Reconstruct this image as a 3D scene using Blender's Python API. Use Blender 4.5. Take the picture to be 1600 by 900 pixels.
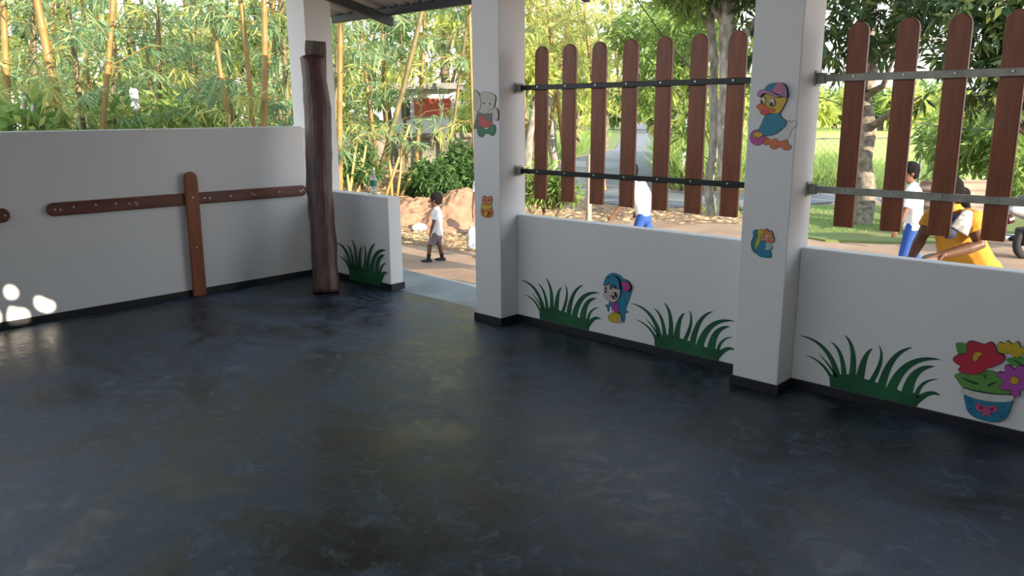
import bpy, bmesh, math, random
import numpy as np
from mathutils import Vector, Matrix

for o in list(bpy.data.objects):
    bpy.data.objects.remove(o)
SC = bpy.context.scene
COL = SC.collection

# ------------------------------------------------------------------ camera
H = 1.65                                   # eye height above the room floor
FPX = 1208.4                               # focal length for a 1600 px wide frame
YAW, PITCH, ROLL = math.radians(43.255), math.radians(12.823), math.radians(-0.286)
def basis():
    cy, sy, cp, sp = math.cos(YAW), math.sin(YAW), math.cos(PITCH), math.sin(PITCH)
    f = np.array([-sy*cp, cy*cp, -sp]); r = np.array([cy, sy, 0.]); u = np.cross(r, f)
    c, s = math.cos(ROLL), math.sin(ROLL)
    return np.array([c*r+s*u, -s*r+c*u, f])
RB = basis()
cam_d = bpy.data.cameras.new('camera'); cam = bpy.data.objects.new('camera', cam_d); COL.objects.link(cam)
cam_d.sensor_width = 36; cam_d.lens = FPX/1600*36; cam_d.clip_start = .05; cam_d.clip_end = 400
m = Matrix.Identity(4)
for i in range(3):
    m[i][0], m[i][1], m[i][2] = RB[0][i], RB[1][i], -RB[2][i]
m[2][3] = H
cam.matrix_world = m
SC.camera = cam

# ------------------------------------------------------------------ sky, sun, exposure
SUN_AZ, SUN_EL = math.radians(-4), math.radians(16)      # from +X, a little from -Y
SUN_DIR = np.array([math.cos(SUN_EL)*math.cos(SUN_AZ), math.cos(SUN_EL)*math.sin(SUN_AZ), math.sin(SUN_EL)])
w = bpy.data.worlds.new('sky'); SC.world = w; w.use_nodes = True
bg = w.node_tree.nodes['Background']; wn = w.node_tree; geo = wn.nodes.new('ShaderNodeTexCoord'); sep = wn.nodes.new('ShaderNodeSeparateXYZ'); wr = wn.nodes.new('ShaderNodeValToRGB')   # pale hazy sky, bluer overhead
wn.links.new(geo.outputs['Generated'], sep.inputs[0]); wn.links.new(sep.outputs[2], wr.inputs[0]); wn.links.new(wr.outputs[0], bg.inputs[0])
wr.color_ramp.elements[0].position = .05; wr.color_ramp.elements[1].position = .75
wr.color_ramp.elements[0].color = (1.0, 1.0, 1.0, 1); wr.color_ramp.elements[1].color = (0.60, 0.79, 1.0, 1)
bg.inputs[0].default_value = (0.80, 0.90, 1.0, 1); bg.inputs[1].default_value = 1.15
sun_d = bpy.data.lights.new('sun', 'SUN'); sun_d.energy = 5.5; sun_d.angle = math.radians(.22); sun_d.color = (1, .86, .66)
sun = bpy.data.objects.new('sun', sun_d); COL.objects.link(sun)
sun.rotation_euler = Vector(SUN_DIR).to_track_quat('Z', 'Y').to_euler(); sun.location = (20, 0, 12)
vs = SC.view_settings
vs.view_transform = 'Standard'; vs.look = 'None'; vs.gamma = 1; vs.use_curve_mapping = False
vs.exposure = 1.08

# ------------------------------------------------------------------ measuring: a photo point on a wall, the ground or at a depth
def ray(u, v): return RB.T @ np.array([(u-800)/FPX, -(v-450)/FPX, 1.])
def on_y(u, v, Y): d = ray(u, v); return d*(Y/d[1]) + [0, 0, H]
def on_x(u, v, X): d = ray(u, v); return d*(X/d[0]) + [0, 0, H]
def on_z(u, v, Z): d = ray(u, v); return d*((Z-H)/d[2]) + [0, 0, H]
FH = np.array([-math.sin(YAW), math.cos(YAW), 0]); RH = np.array([math.cos(YAW), math.sin(YAW), 0])
def at(u, v, D): d = ray(u, v); return d*(D/(d@FH)) + [0, 0, H]
GZ = -.15
def sstep(a, b, x):
    t = min(1, max(0, (x-a)/(b-a))); return t*t*(3-2*t)
def ground_z(x, y):
    bank = sstep(-8.6, -11.5, x)*(1-sstep(9.5, 14, y))*.62
    return GZ + bank + .015*math.sin(x*1.7+y)*math.sin(y*1.3) * sstep(5.3, 6.2, y)
def near_ground(u, D):
    p = at(u, 300, D); return np.array([p[0], p[1], ground_z(p[0], p[1])])

# ------------------------------------------------------------------ materials
MATS = {}
def mat(name, col, rough=.7, var=0, scale=6, col2=None, bump=0, bscale=None, metal=0, stretch=None, spec=.5, detail=5, alpha=None, trans=0):
    m = bpy.data.materials.new(name); m.use_nodes = True; nt = m.node_tree; b = nt.nodes['Principled BSDF']
    b.inputs['Roughness'].default_value = rough; b.inputs['Metallic'].default_value = metal
    b.inputs['Specular IOR Level'].default_value = spec
    b.inputs['Base Color'].default_value = (*col, 1)
    if trans: b.inputs['Transmission Weight'].default_value = trans
    if col2 is None and var: col2 = tuple(c*(1-var) for c in col)
    if col2 or bump:
        tc = nt.nodes.new('ShaderNodeTexCoord'); mp = nt.nodes.new('ShaderNodeMapping')
        nt.links.new(tc.outputs['Object'], mp.inputs[0])
        if stretch: mp.inputs['Scale'].default_value = stretch
        n = nt.nodes.new('ShaderNodeTexNoise'); n.inputs['Scale'].default_value = scale; n.inputs['Detail'].default_value = detail
        nt.links.new(mp.outputs[0], n.inputs['Vector'])
        if col2:
            r = nt.nodes.new('ShaderNodeValToRGB'); r.color_ramp.elements[0].position = .32; r.color_ramp.elements[1].position = .68
            r.color_ramp.elements[0].color = (*col2, 1); r.color_ramp.elements[1].color = (*col, 1)
            nt.links.new(n.outputs[0], r.inputs[0]); nt.links.new(r.outputs[0], b.inputs['Base Color'])
        if bump:
            n2 = n
            if bscale:
                n2 = nt.nodes.new('ShaderNodeTexNoise'); n2.inputs['Scale'].default_value = bscale; n2.inputs['Detail'].default_value = 4
                nt.links.new(mp.outputs[0], n2.inputs['Vector'])
            bp = nt.nodes.new('ShaderNodeBump'); bp.inputs['Strength'].default_value = bump; bp.inputs['Distance'].default_value = .02
            nt.links.new(n2.outputs[0], bp.inputs['Height']); nt.links.new(bp.outputs[0], b.inputs['Normal'])
    MATS[name] = m
    return m
def leaf_mat(name, cols, transl=.45, rough=.5):
    """leaf: every leaf takes its own tone from the list"""
    m = bpy.data.materials.new(name); m.use_nodes = True; nt = m.node_tree
    for n in list(nt.nodes): nt.nodes.remove(n)
    out = nt.nodes.new('ShaderNodeOutputMaterial'); g = nt.nodes.new('ShaderNodeNewGeometry'); r = nt.nodes.new('ShaderNodeValToRGB')
    nt.links.new(g.outputs['Random Per Island'], r.inputs[0])
    e = r.color_ramp.elements
    while len(e) < len(cols): e.new(.5)
    for i, c in enumerate(cols): e[i].position = i/(len(cols)-1); e[i].color = (*c, 1)
    d = nt.nodes.new('ShaderNodeBsdfPrincipled'); d.inputs['Roughness'].default_value = rough; d.inputs['Specular IOR Level'].default_value = .3
    t = nt.nodes.new('ShaderNodeBsdfTranslucent'); x = nt.nodes.new('ShaderNodeMixShader'); x.inputs[0].default_value = transl
    nt.links.new(r.outputs[0], d.inputs['Base Color']); nt.links.new(r.outputs[0], t.inputs[0])
    nt.links.new(d.outputs[0], x.inputs[1]); nt.links.new(t.outputs[0], x.inputs[2]); nt.links.new(x.outputs[0], out.inputs[0])
    MATS[name] = m
    return m

M_WALL = mat('white_wall_paint', (.80, .80, .79), .55, col2=(.77, .77, .765), scale=1.3, bump=.04, bscale=60)
M_BASE = mat('black_skirting_paint', (.007, .008, .011), .45, col2=(.014, .015, .018), scale=9, bump=.08, bscale=40)
M_WOOD = mat('red_brown_stained_wood', (.31, .088, .030), .42, col2=(.20, .052, .018), scale=5, stretch=(9, 9, .9), bump=.10, bscale=14)
M_WOODH = mat('red_brown_stained_board', (.20, .062, .036), .42, col2=(.10, .030, .018), scale=5, stretch=(9, .9, 9), bump=.10, bscale=14)
M_TRUNK = mat('dark_brown_varnished_log', (.115, .050, .042), .45, col2=(.050, .022, .020), scale=4, stretch=(6, 6, .8), bump=.35, bscale=9)
M_TRUNKTOP = mat('weathered_grey_split_wood', (.17, .13, .10), .8, col2=(.06, .045, .035), scale=6, stretch=(14, 14, .7), bump=.4, bscale=10)
M_IRON = mat('dark_green_black_iron', (.018, .026, .026), .38, var=.4, scale=20, metal=.3)
M_GALV = mat('dull_galvanised_steel', (.44, .43, .37), .5, col2=(.29, .29, .25), scale=14, metal=.25)
M_SCREW = mat('zinc_screw', (.55, .54, .52), .35, metal=.9)
M_STEELD = mat('dark_painted_roof_steel', (.035, .048, .052), .5, var=.3, scale=8)
M_SHEET = mat('grey_roof_sheet', (.30, .31, .32), .5, var=.2, scale=3, metal=.2)
M_BLACK = mat('sticker_outline_black', (.012, .012, .016), .5)

# floor: dark trowelled cement with cloudy patches and trowel marks
def floor_material():
    m = bpy.data.materials.new('dark_polished_cement'); m.use_nodes = True; nt = m.node_tree; b = nt.nodes['Principled BSDF']; L = nt.links
    tc = nt.nodes.new('ShaderNodeTexCoord')
    def noise(sc, det, dist=0, rough=.55):
        n = nt.nodes.new('ShaderNodeTexNoise'); n.inputs['Scale'].default_value = sc; n.inputs['Detail'].default_value = det
        n.inputs['Distortion'].default_value = dist; n.inputs['Roughness'].default_value = rough; L.new(tc.outputs['Object'], n.inputs['Vector']); return n
    def ramp(a, b_, ca, cb, src):
        r = nt.nodes.new('ShaderNodeValToRGB'); e = r.color_ramp.elements; e[0].position = a; e[1].position = b_; e[0].color = (*ca, 1); e[1].color = (*cb, 1)
        L.new(src, r.inputs[0]); return r
    n1 = noise(1.3, 8, 1.4, .66); n2 = noise(6, 8, 1.6, .72); n3 = noise(45, 3)
    c1 = ramp(.42, .585, (.0055, .009, .014), (.036, .060, .094), n1.outputs[0])
    c2 = ramp(.515, .665, (0, 0, 0), (.065, .084, .104), n2.outputs[0])
    ad = nt.nodes.new('ShaderNodeMix'); ad.data_type = 'RGBA'; ad.blend_type = 'ADD'; ad.inputs[0].default_value = 1
    L.new(c1.outputs[0], ad.inputs[6]); L.new(c2.outputs[0], ad.inputs[7]); L.new(ad.outputs[2], b.inputs['Base Color'])
    rr = nt.nodes.new('ShaderNodeMapRange'); rr.inputs[1].default_value = .42; rr.inputs[2].default_value = .58; rr.inputs[3].default_value = .30; rr.inputs[4].default_value = .52
    mx = nt.nodes.new('ShaderNodeMath'); mx.operation = 'ADD'; mx.use_clamp = False
    hf = nt.nodes.new('ShaderNodeMath'); hf.operation = 'MULTIPLY'; hf.inputs[1].default_value = .5
    L.new(n1.outputs[0], mx.inputs[0]); L.new(n2.outputs[0], mx.inputs[1]); L.new(mx.outputs[0], hf.inputs[0]); L.new(hf.outputs[0], rr.inputs[0]); L.new(rr.outputs[0], b.inputs['Roughness'])
    bp = nt.nodes.new('ShaderNodeBump'); bp.inputs['Strength'].default_value = .09; bp.inputs['Distance'].default_value = .02
    L.new(n2.outputs[0], bp.inputs['Height']); bp2 = nt.nodes.new('ShaderNodeBump'); bp2.inputs['Strength'].default_value = .05; bp2.inputs['Distance'].default_value = .004
    L.new(n3.outputs[0], bp2.inputs['Height']); L.new(bp.outputs[0], bp2.inputs['Normal']); L.new(bp2.outputs[0], b.inputs['Normal'])
    b.inputs['Specular IOR Level'].default_value = .5
    return m
M_FLOOR = floor_material()
M_LAND = mat('pale_worn_cement', (.26, .29, .32), .55, col2=(.14, .16, .185), scale=2.2, bump=.15, bscale=14)

# ------------------------------------------------------------------ mesh helpers
def link(name, me, parent=None):
    o = bpy.data.objects.new(name, me); COL.objects.link(o)
    if parent is not None: o.parent = parent
    return o
def empty(name, loc=(0, 0, 0)):
    o = bpy.data.objects.new(name, None); COL.objects.link(o); o.location = loc; o.empty_display_size = .1; return o
def tag(o, label, cat, group=None):
    o['label'] = label; o['category'] = cat
    if group: o['group'] = group
    return o
def structure(o, label=None):
    o['kind'] = 'structure'
    if label: o['label'] = label
    return o
class B:
    """collects shapes, build() links them as ONE mesh object"""
    def __init__(s): s.v = []; s.f = []
    def add(s, v, f):
        n = len(s.v); s.v += [tuple(map(float, p)) for p in v]; s.f += [tuple(i+n for i in q) for q in f]; return s
    def box(s, x0, x1, y0, y1, z0, z1):
        v = [(x, y, z) for z in (z0, z1) for x, y in ((x0, y0), (x1, y0), (x1, y1), (x0, y1))]
        return s.add(v, [(3, 2, 1, 0), (4, 5, 6, 7), (0, 1, 5, 4), (1, 2, 6, 5), (2, 3, 7, 6), (3, 0, 4, 7)])
    def tube(s, pts, rad, n=10, ref=None, caps=True, round_ends=False):
        """rings along pts; rad: number, list of numbers or list of (a, b) half axes; ref fixes the 'a' axis"""
        P = [np.array(p, float) for p in pts]
        R = [rad]*len(P) if isinstance(rad, (int, float)) else list(rad)
        R = [(r, r) if isinstance(r, (int, float, np.floating)) else tuple(r) for r in R]
        if round_ends:
            def cap(p, q, r, out):
                d = p-q; d = d/np.linalg.norm(d); k = min(r)
                return [(p+d*k*math.sin(t), (r[0]*math.cos(t), r[1]*math.cos(t))) for t in (out)]
            a = cap(P[0], P[1], R[0], (1.45, 1.0, .5)); b = cap(P[-1], P[-2], R[-1], (.5, 1.0, 1.45))
            P = [x[0] for x in a]+P+[x[0] for x in b]; R = [x[1] for x in a]+R+[x[1] for x in b]
        prev = None; V = []
        for i, p in enumerate(P):
            t = P[min(i+1, len(P)-1)]-P[max(i-1, 0)]; t = t/(np.linalg.norm(t)+1e-12)
            if ref is not None: a = np.array(ref, float)
            elif prev is not None: a = prev
            else: a = np.array([1., 0, 0]) if abs(t[0]) < .8 else np.array([0, 1., 0])
            a = a-t*(a@t); a = a/(np.linalg.norm(a)+1e-12); b = np.cross(t, a); prev = a
            for k in range(n):
                th = 2*math.pi*k/n; V.append(p+a*R[i][0]*math.cos(th)+b*R[i][1]*math.sin(th))
        F = [(i*n+k, i*n+(k+1) % n, (i+1)*n+(k+1) % n, (i+1)*n+k) for i in range(len(P)-1) for k in range(n)]
        if caps: F += [tuple(range(n-1, -1, -1)), tuple((len(P)-1)*n+k for k in range(n))]
        return s.add(V, F)
    def ellipsoid(s, c, r, axes=None, nu=16, nv=10):
        A = np.eye(3) if axes is None else np.array(axes, float)
        V = [np.array(c)+A.T@np.array([0, 0, r[2]])]
        for j in range(1, nv):
            ph = math.pi*j/nv
            for i in range(nu):
                th = 2*math.pi*i/nu
                V.append(np.array(c)+A.T@np.array([r[0]*math.sin(ph)*math.cos(th), r[1]*math.sin(ph)*math.sin(th), r[2]*math.cos(ph)]))
        V.append(np.array(c)-A.T@np.array([0, 0, r[2]])); e = len(V)-1
        F = [(0, 1+i, 1+(i+1) % nu) for i in range(nu)]
        F += [(1+(j-1)*nu+i, 1+j*nu+i, 1+j*nu+(i+1) % nu, 1+(j-1)*nu+(i+1) % nu) for j in range(1, nv-1) for i in range(nu)]
        F += [(e, 1+(nv-2)*nu+(i+1) % nu, 1+(nv-2)*nu+i) for i in range(nu)]
        return s.add(V, F)
    def prism(s, poly, h0, h1, plane='xz'):
        """closed outline pulled straight through from h0 to h1 along the third axis"""
        n = len(poly)
        def mk(p, h): return {'xz': (p[0], h, p[1]), 'yz': (h, p[0], p[1]), 'xy': (p[0], p[1], h)}[plane]
        V = [mk(p, h0) for p in poly]+[mk(p, h1) for p in poly]
        F = [tuple(range(n)), tuple(range(2*n-1, n-1, -1))]+[((k+1) % n, k, n+k, n+(k+1) % n) for k in range(n)]
        return s.add(V, F)
    def build(s, name, material, parent=None, smooth=False, bevel=0, origin=None, seg=2):
        V = s.v
        if origin is not None: V = [(a-origin[0], b-origin[1], c-origin[2]) for a, b, c in V]
        me = bpy.data.meshes.new(name); me.from_pydata(V, [], s.f); me.materials.append(material)
        bm = bmesh.new(); bm.from_mesh(me); bmesh.ops.recalc_face_normals(bm, faces=bm.faces); bm.to_mesh(me); bm.free()
        if smooth: me.polygons.foreach_set('use_smooth', [True]*len(me.polygons))
        o = link(name, me, parent)
        if origin is not None: o.location = origin
        if bevel:
            b = o.modifiers.new('bevel', 'BEVEL'); b.width = bevel; b.segments = seg; b.limit_method = 'ANGLE'; b.angle_limit = math.radians(40)
        return o
def quads_object(name, V, material, parent=None, k=4):
    """V: (n, k, 3) array, each row one leaf"""
    V = np.asarray(V, dtype=np.float32); n = len(V)
    me = bpy.data.meshes.new(name); me.vertices.add(n*k); me.vertices.foreach_set('co', V.reshape(-1))
    me.loops.add(n*k); me.loops.foreach_set('vertex_index', np.arange(n*k, dtype=np.int32))
    me.polygons.add(n); me.polygons.foreach_set('loop_start', np.arange(0, n*k, k, dtype=np.int32))
    me.materials.append(material); me.update(calc_edges=True)
    return link(name, me, parent)
def leaf_quads(base, d, L, W, droop, rng):
    """base (n,3), d unit (n,3): pointed leaves that bend down towards the tip"""
    n = len(base); s = np.cross(d, rng.normal(size=(n, 3))); s /= np.linalg.norm(s, axis=1)[:, None]+1e-9
    L = np.asarray(L)[:, None]; W = np.asarray(W)[:, None]; dn = np.array([0, 0, -1.])
    mid = base+d*L*.42+dn*L*droop*.12; tip = base+d*L*.95+dn*L*droop*.45
    return np.stack([base, mid+s*W*.5, tip, mid-s*W*.5], 1)
def unit(a): return a/(np.linalg.norm(a, axis=-1, keepdims=True)+1e-9)
def catmull(P, k=3):
    P = [np.array(p, float) for p in P]; n = len(P); out = []
    for i in range(n):
        a, b, c, d = P[i-1], P[i], P[(i+1) % n], P[(i+2) % n]
        for j in range(k):
            t = j/k; out.append(.5*((2*b)+(c-a)*t+(2*a-5*b+4*c-d)*t*t+(3*b-a-3*c+d)*t**3))
    return out

# ================================================================== THE SETTING
XL, YR = -6.93, 4.43                       # inner faces of the left wall and of the long wall with the pickets
BH = .062                                  # height of the black skirting
XE, YB = 3.0, -4.6                         # far ends of the room, behind and beside the camera
b = B().box(XL-.15, XE+.2, YB-.2, 4.5, -.2, 0)
structure(b.build('floor', M_FLOOR))
structure(B().box(-6.9, -4.2, 4.5, 5.17, -.2, -.002).build('entry_landing', M_LAND, bevel=.01))
# left wall, its near end rounded
def rounded_end(y0, y1, z1, r=.03):
    return [(y0, 0), (y1, 0), (y1, z1-r)]+[(y1-r+r*math.cos(t), z1-r+r*math.sin(t)) for t in (.4, .8, 1.2, math.pi/2)]+[(y0, z1)]
wl = B().prism(rounded_end(YB, 4.325, 1.522), XL-.15, XL, 'yz').build('wall_left', M_WALL, bevel=.012); structure(wl)
structure(B().box(XL-.15, XL-.02, 4.325, 4.44, 0, 1.50).build('wall_corner', M_WALL))
structure(B().box(XL, XL+.012, YB, 4.335, 0, BH).build('baseboard_left', M_BASE, bevel=.003))
# corner column, short wall by the entry
structure(B().box(-7.27, -6.945, 4.43, 4.735, -.2, 3.02).build('column_corner', M_WALL, bevel=.006))
structure(B().box(-6.945, -5.745, YR, 4.58, -.2, .882).build('wall_entry', M_WALL, bevel=.008))
bb = B().box(-6.96, -5.733, YR-.012, YR, 0, BH); bb.box(-5.745, -5.733, YR-.012, 4.592, 0, BH)
structure(bb.build('baseboard_entry', M_BASE, bevel=.003))
# square columns between the bays
PIL = [(-4.392, -4.108), (-2.122, -1.835), (.15, .435), (2.42, 2.70)]
for i, (a, c) in enumerate(PIL):
    nm = ('column_entry', 'column_middle', 'column_right', 'column_far_right')[i]
    structure(B().box(a, c, 4.24, 4.525, -.2, 2.98).build(nm, M_WALL, bevel=.006))
    if i < 3:
        s = B().box(a-.012, c+.012, 4.228, 4.24, 0, BH); s.box(c, c+.012, 4.24, YR, 0, BH); s.box(a-.012, a, 4.24, 4.43 if i else 4.537, 0, BH)
        structure(s.build('baseboard_'+nm, M_BASE, bevel=.003))
for i in range(3):
    a, c = PIL[i][1], PIL[i+1][0]; nm = ('middle', 'right', 'far_right')[i]
    structure(B().box(a, c, YR, 4.525, -.2, .866).build('wall_'+nm, M_WALL, bevel=.008))
    structure(B().box(a+.012, c-.012, YR-.012, YR, 0, BH).build('baseboard_'+nm, M_BASE, bevel=.003))
# high-side columns behind the camera; cream wall added to dim and warm the light
M_CREAM = mat('cream_wall_paint', (.74, .68, .56), .7, var=.06, scale=2)
structure(B().box(XL-.15, XE, YB-.12, YB, -.2, 2.75).build('wall_back', M_CREAM, bevel=.008))
roof_z = lambda y: 2.66+(5.45-y)*.235
for x in (-7.08, -4.39, -2.1, .15, 2.7):
    structure(B().box(x, x+.29, YB-.15, YB+.14, -.2, roof_z(YB)-.1).build('column_back', M_WALL, bevel=.006))
# added unseen end wall, holes shaped to throw sun spots onto the left wall
def added_end_wall():
    spots = [[(7, 456), (9, 448), (17, 446), (26, 452), (28, 460), (24, 466), (16, 467), (10, 464)],
             [(54, 470), (56, 464), (64, 464), (72, 468), (83, 472), (86, 479), (83, 485), (74, 488), (63, 485), (56, 479)],
             [(14, 482), (20, 480), (27, 482), (36, 482), (44, 487), (46, 495), (44, 504), (14, 506)],
             [(-30, 484), (-14, 480), (-1, 488), (1, 502), (-8, 508), (-30, 510)],
             [(-90, 500), (-70, 488), (-50, 494), (-46, 515), (-66, 526), (-88, 520)],
             [(-80, 455), (-62, 448), (-50, 462), (-58, 476), (-76, 474)]]
    top = lambda y: 2.70+(5.45-y)*.235
    bm = bmesh.new(); edges = []
    def loop(pts):
        vs_ = [bm.verts.new((XE, y, z)) for y, z in pts]
        for i in range(len(vs_)): edges.append(bm.edges.new((vs_[i], vs_[(i+1) % len(vs_)])))
    loop([(YB-.15, -.2), (4.24, -.2), (4.24, top(4.24)), (0, top(0)), (YB-.15, top(YB-.15))])
    for s in spots:
        q = []
        for p in catmull(s, 2):
            P = on_x(p[0], p[1], XL); t = (XE-P[0])/SUN_DIR[0]; q.append((P[1]+SUN_DIR[1]*t, P[2]+SUN_DIR[2]*t))
        loop(q)
    bmesh.ops.triangle_fill(bm, use_beauty=True, edges=edges)
    me = bpy.data.meshes.new('wall_end'); bm.to_mesh(me); bm.free(); me.materials.append(M_WALL)
    o = link('wall_end', me); structure(o)
added_end_wall()
# roof: sheets on purlins on rafters, its unseen back raised to admit sky light
RS = .235
def roof_z(y): return 2.66+(5.45-y)*RS      # top of the rafters
for k, x in enumerate((-6.93, -4.28, -1.98, .29, 2.56)):
    poly = [(5.50, roof_z(5.50)-.095), (5.50, roof_z(5.50)), (-5.0, roof_z(-5.0)), (-5.0, roof_z(-5.0)-.095)]
    structure(B().prism(poly, x-.03, x+.03, 'yz').build('roof_rafter', M_STEELD, bevel=.004))
for y in (5.45, 4.35, 3.2, 2.1, 1.0, .12, -1.0, -2.1, -3.2, -4.35, -4.95):
    structure(B().box(-7.95, XE+.4, y-.025, y+.025, roof_z(y), roof_z(y)+.075).build('roof_purlin', M_STEELD, bevel=.004))
def roof_sheets():
    prof = [(0, 0), (.03, .024), (.07, .024), (.10, 0)]; xs = []; x = -8.0
    while x < XE+.5:
        xs += [(x+p, q) for p, q in prof]; x += .2
    for sgn, nm in ((1, 'roof_sheet'),):
        v = []; f = []
        for i, (px_, q) in enumerate(xs):
            for y in (-5.1, 5.62): v.append((px_, sgn*y, roof_z(y)+.078+q))
        for i in range(len(xs)-1): f.append((2*i, 2*i+1, 2*i+3, 2*i+2))
        o = B().add(v, f).build(nm, M_SHEET); s = o.modifiers.new('thick', 'SOLIDIFY'); s.thickness = .003; structure(o)
roof_sheets()

# ================================================================== THINGS IN THE ROOM
# log leaning on the corner column
def log_post():
    rows = [(90, 473, 503), (122, 477, 504.5), (169, 480.5, 512.5), (205, 482, 513.5), (241, 483, 514), (289, 484, 514.5), (337, 488, 518), (384, 491.5, 521), (432, 493.5, 524), (461, 494.5, 526)]
    root = empty('log_post', (-6.1, 3.95, 0))
    yof = lambda v: 3.97+(461-v)/371*.26
    pts, rad = [], []
    for v, l, r in rows:
        y = yof(v); a, c = on_y(l, v, y), on_y(r, v, y); w_ = np.linalg.norm(a-c)/2*.74; p = (a+c)/2; pts.append(p); rad.append((w_, .105))
    pts[-1][2] = 0.0
    n = 18; bb_ = B(); bb_.tube(pts, rad, n=n, ref=(math.cos(YAW), math.sin(YAW), 0))
    o = bb_.build('trunk', M_TRUNK, root, smooth=True); o.location = (6.1, -3.95, 0)
    md = o.modifiers.new('sub', 'SUBSURF'); md.levels = md.render_levels = 2; md.subdivision_type = 'SIMPLE'
    t = bpy.data.textures.new('log_waves', 'CLOUDS'); t.noise_scale = .22
    dm = o.modifiers.new('lumps', 'DISPLACE'); dm.texture = t; dm.strength = .03; dm.mid_level = .5; dm.texture_coords = 'LOCAL'
    # the taller split piece behind the sawn step
    s = B(); ps = []
    for v, l, r in ((64, 483, 503), (78, 482.5, 503.5), (100, 484, 504), (125, 485, 504.5)):
        a, c = on_y(l, v, 4.27), on_y(r, v, 4.27); ps.append(((a+c)/2, np.linalg.norm(a-c)/2*.9))
    s.tube([p for p, _ in ps], [(q, .055) for _, q in ps], n=10, ref=(math.cos(YAW), math.sin(YAW), 0))
    o2 = s.build('split_top', M_TRUNKTOP, root, smooth=False); o2.location = (6.1, -3.95, 0)
    tag(root, 'dark brown varnished log with a stepped sawn top leaning on the corner column', 'post')
log_post()

def rounded_board(L, Wd, T, ends=(1, 1), n=8):
    """outline of a board lying along its first axis from 0 to L, rounded ends where asked"""
    r = Wd/2; p = []
    if ends[1]: p += [(L-r+r*math.sin(t), -r*math.cos(t)) for t in np.linspace(0, math.pi, 2*n)]
    else: p += [(L, -r), (L, r)]
    if ends[0]: p += [(r-r*math.sin(t), r*math.cos(t)) for t in np.linspace(0, math.pi, 2*n)]
    else: p += [(0, r), (0, -r)]
    return p
def screw(parent, y, z, x, name='screw', r=.010):
    o = B().tube([(x-.004, y, z), (x+.006, y, z)], [r, r*.75], n=8).build(name, M_SCREW, parent); return o
def wall_board(name, y0, z0, y1, z1, width, x0, x1, screws, label, ends=(1, 1)):
    root = empty(name, (XL, y0, z0)); L = math.hypot(y1-y0, z1-z0); a = math.atan2(z1-z0, y1-y0); c, s = math.cos(a), math.sin(a)
    P = [(p*c-q*s, p*s+q*c) for p, q in rounded_board(L, width, 0, ends)]
    B().prism(P, x0-XL, x1-XL, 'yz').build('board', M_WOODH if abs(c) > .7 else M_WOOD, root, bevel=.012, seg=3)
    for t, off in screws: screw(root, t*L*c-off*s, t*L*s+off*c, x1-XL)
    tag(root, label, 'wooden board'); return root
wall_board('wall_board', 1.937, .906, 3.10, .898, .108, XL, XL+.032, [(.05, 0), (.085, -.004), (.17, .01), (.315, .012), (.45, .01), (.545, 0), (.59, .005), (.60, -.012)],
           'long brown board with a rounded end fixed flat on the left wall, left of the upright', ends=(1, 0))
wall_board('wall_board', 3.10, .898, 4.312, .888, .105, XL, XL+.032, [(.11, 0), (.15, -.006), (.32, 0), (.50, .008), (.52, -.006), (.74, .004), (.93, 0), (.955, .008), (.94, -.012)],
           'brown board on the left wall between the upright board and the log', ends=(0, 1))
wall_board('upright_board', 3.098, 0, 3.115, 1.143, .125, XL+.032, XL+.062, [(.40, 0), (.80, 0)], 'upright brown board with rounded top crossing the level boards on the left wall', ends=(0, 1))
wall_board('wall_board', .45, .897, 1.685, .893, .11, XL, XL+.032, [(.97, 0), (.80, .01), (.6, 0), (.4, .005), (.2, 0)], 'round end of a brown board at the left edge of the picture')

# picket screens
def picket_screen(x0, x1, centres, m_rail, label, label2, width, rail_h, yr=4.435):
    root = empty('picket_screen', ((x0+x1)/2, yr, 1.0)); ox, oy, oz = root.location
    yp = yr+.012
    poly = [(-width/2, 0), (width/2, 0)]+[(width/2*math.cos(t), 1.118-width/2+width/2*math.sin(t)) for t in np.linspace(0, math.pi, 13)]
    me = None
    for x, lean in centres:
        if me is None:
            o = B().prism(poly, -.014, .014, 'xz').build('picket', M_WOOD, root, bevel=.006); me = o.data
        else:
            o = link('picket', me, root); bv = o.modifiers.new('bevel', 'BEVEL'); bv.width = .006; bv.segments = 2; bv.limit_method = 'ANGLE'; bv.angle_limit = math.radians(40)
        o.location = (x-ox, yp+.014-oy, 0); o.rotation_euler = (0, lean, 0)
    for zr in (1.826, 1.207):
        r = B().box(x0+.02, x1-.02, -.012, .012, -rail_h/2, rail_h/2).build('rail', m_rail, root, bevel=.003); r.location = (-ox, yr-oy, zr-oz)
        for x, _ in centres:
            s = B().tube([(0, 0, 0), (0, -.007, 0)], [.009, .006], n=8).build('screw', M_SCREW, r); s.location = (x, -.012, .004)
        for xb, sg in ((x0, 1), (x1, -1)):
            br = B().box(xb, xb+sg*.008, -.035, .045, -.042, .042); br.box(xb+sg*.008, xb+sg*.05, .010, .018, -.03, .03); br.box(xb+sg*.008, xb+sg*.05, -.022, -.014, -.03, .03)
            br.build('bracket', M_GALV, r, bevel=.002)
    tag(root, label, 'fence panel')
P1 = [(-3.892, .008), (-3.627, .008), (-3.358, .002), (-3.10, .003), (-2.833, 0), (-2.581, 0), (-2.324, .001)]
P2 = [(-1.628, -.006), (-1.373, -.009), (-1.131, -.010), (-.881, -.010), (-.63, -.006), (-.37, 0), (-.11, 0)]
picket_screen(-4.108, -2.122, P1, M_IRON, 'screen of seven red-brown pickets on dark iron rails between two columns', '', .118, .036)
picket_screen(-1.835, .15, P2, M_GALV, 'screen of red-brown pickets on grey galvanised rails above the right-hand wall', '', .109, .04, yr=4.47)

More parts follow.
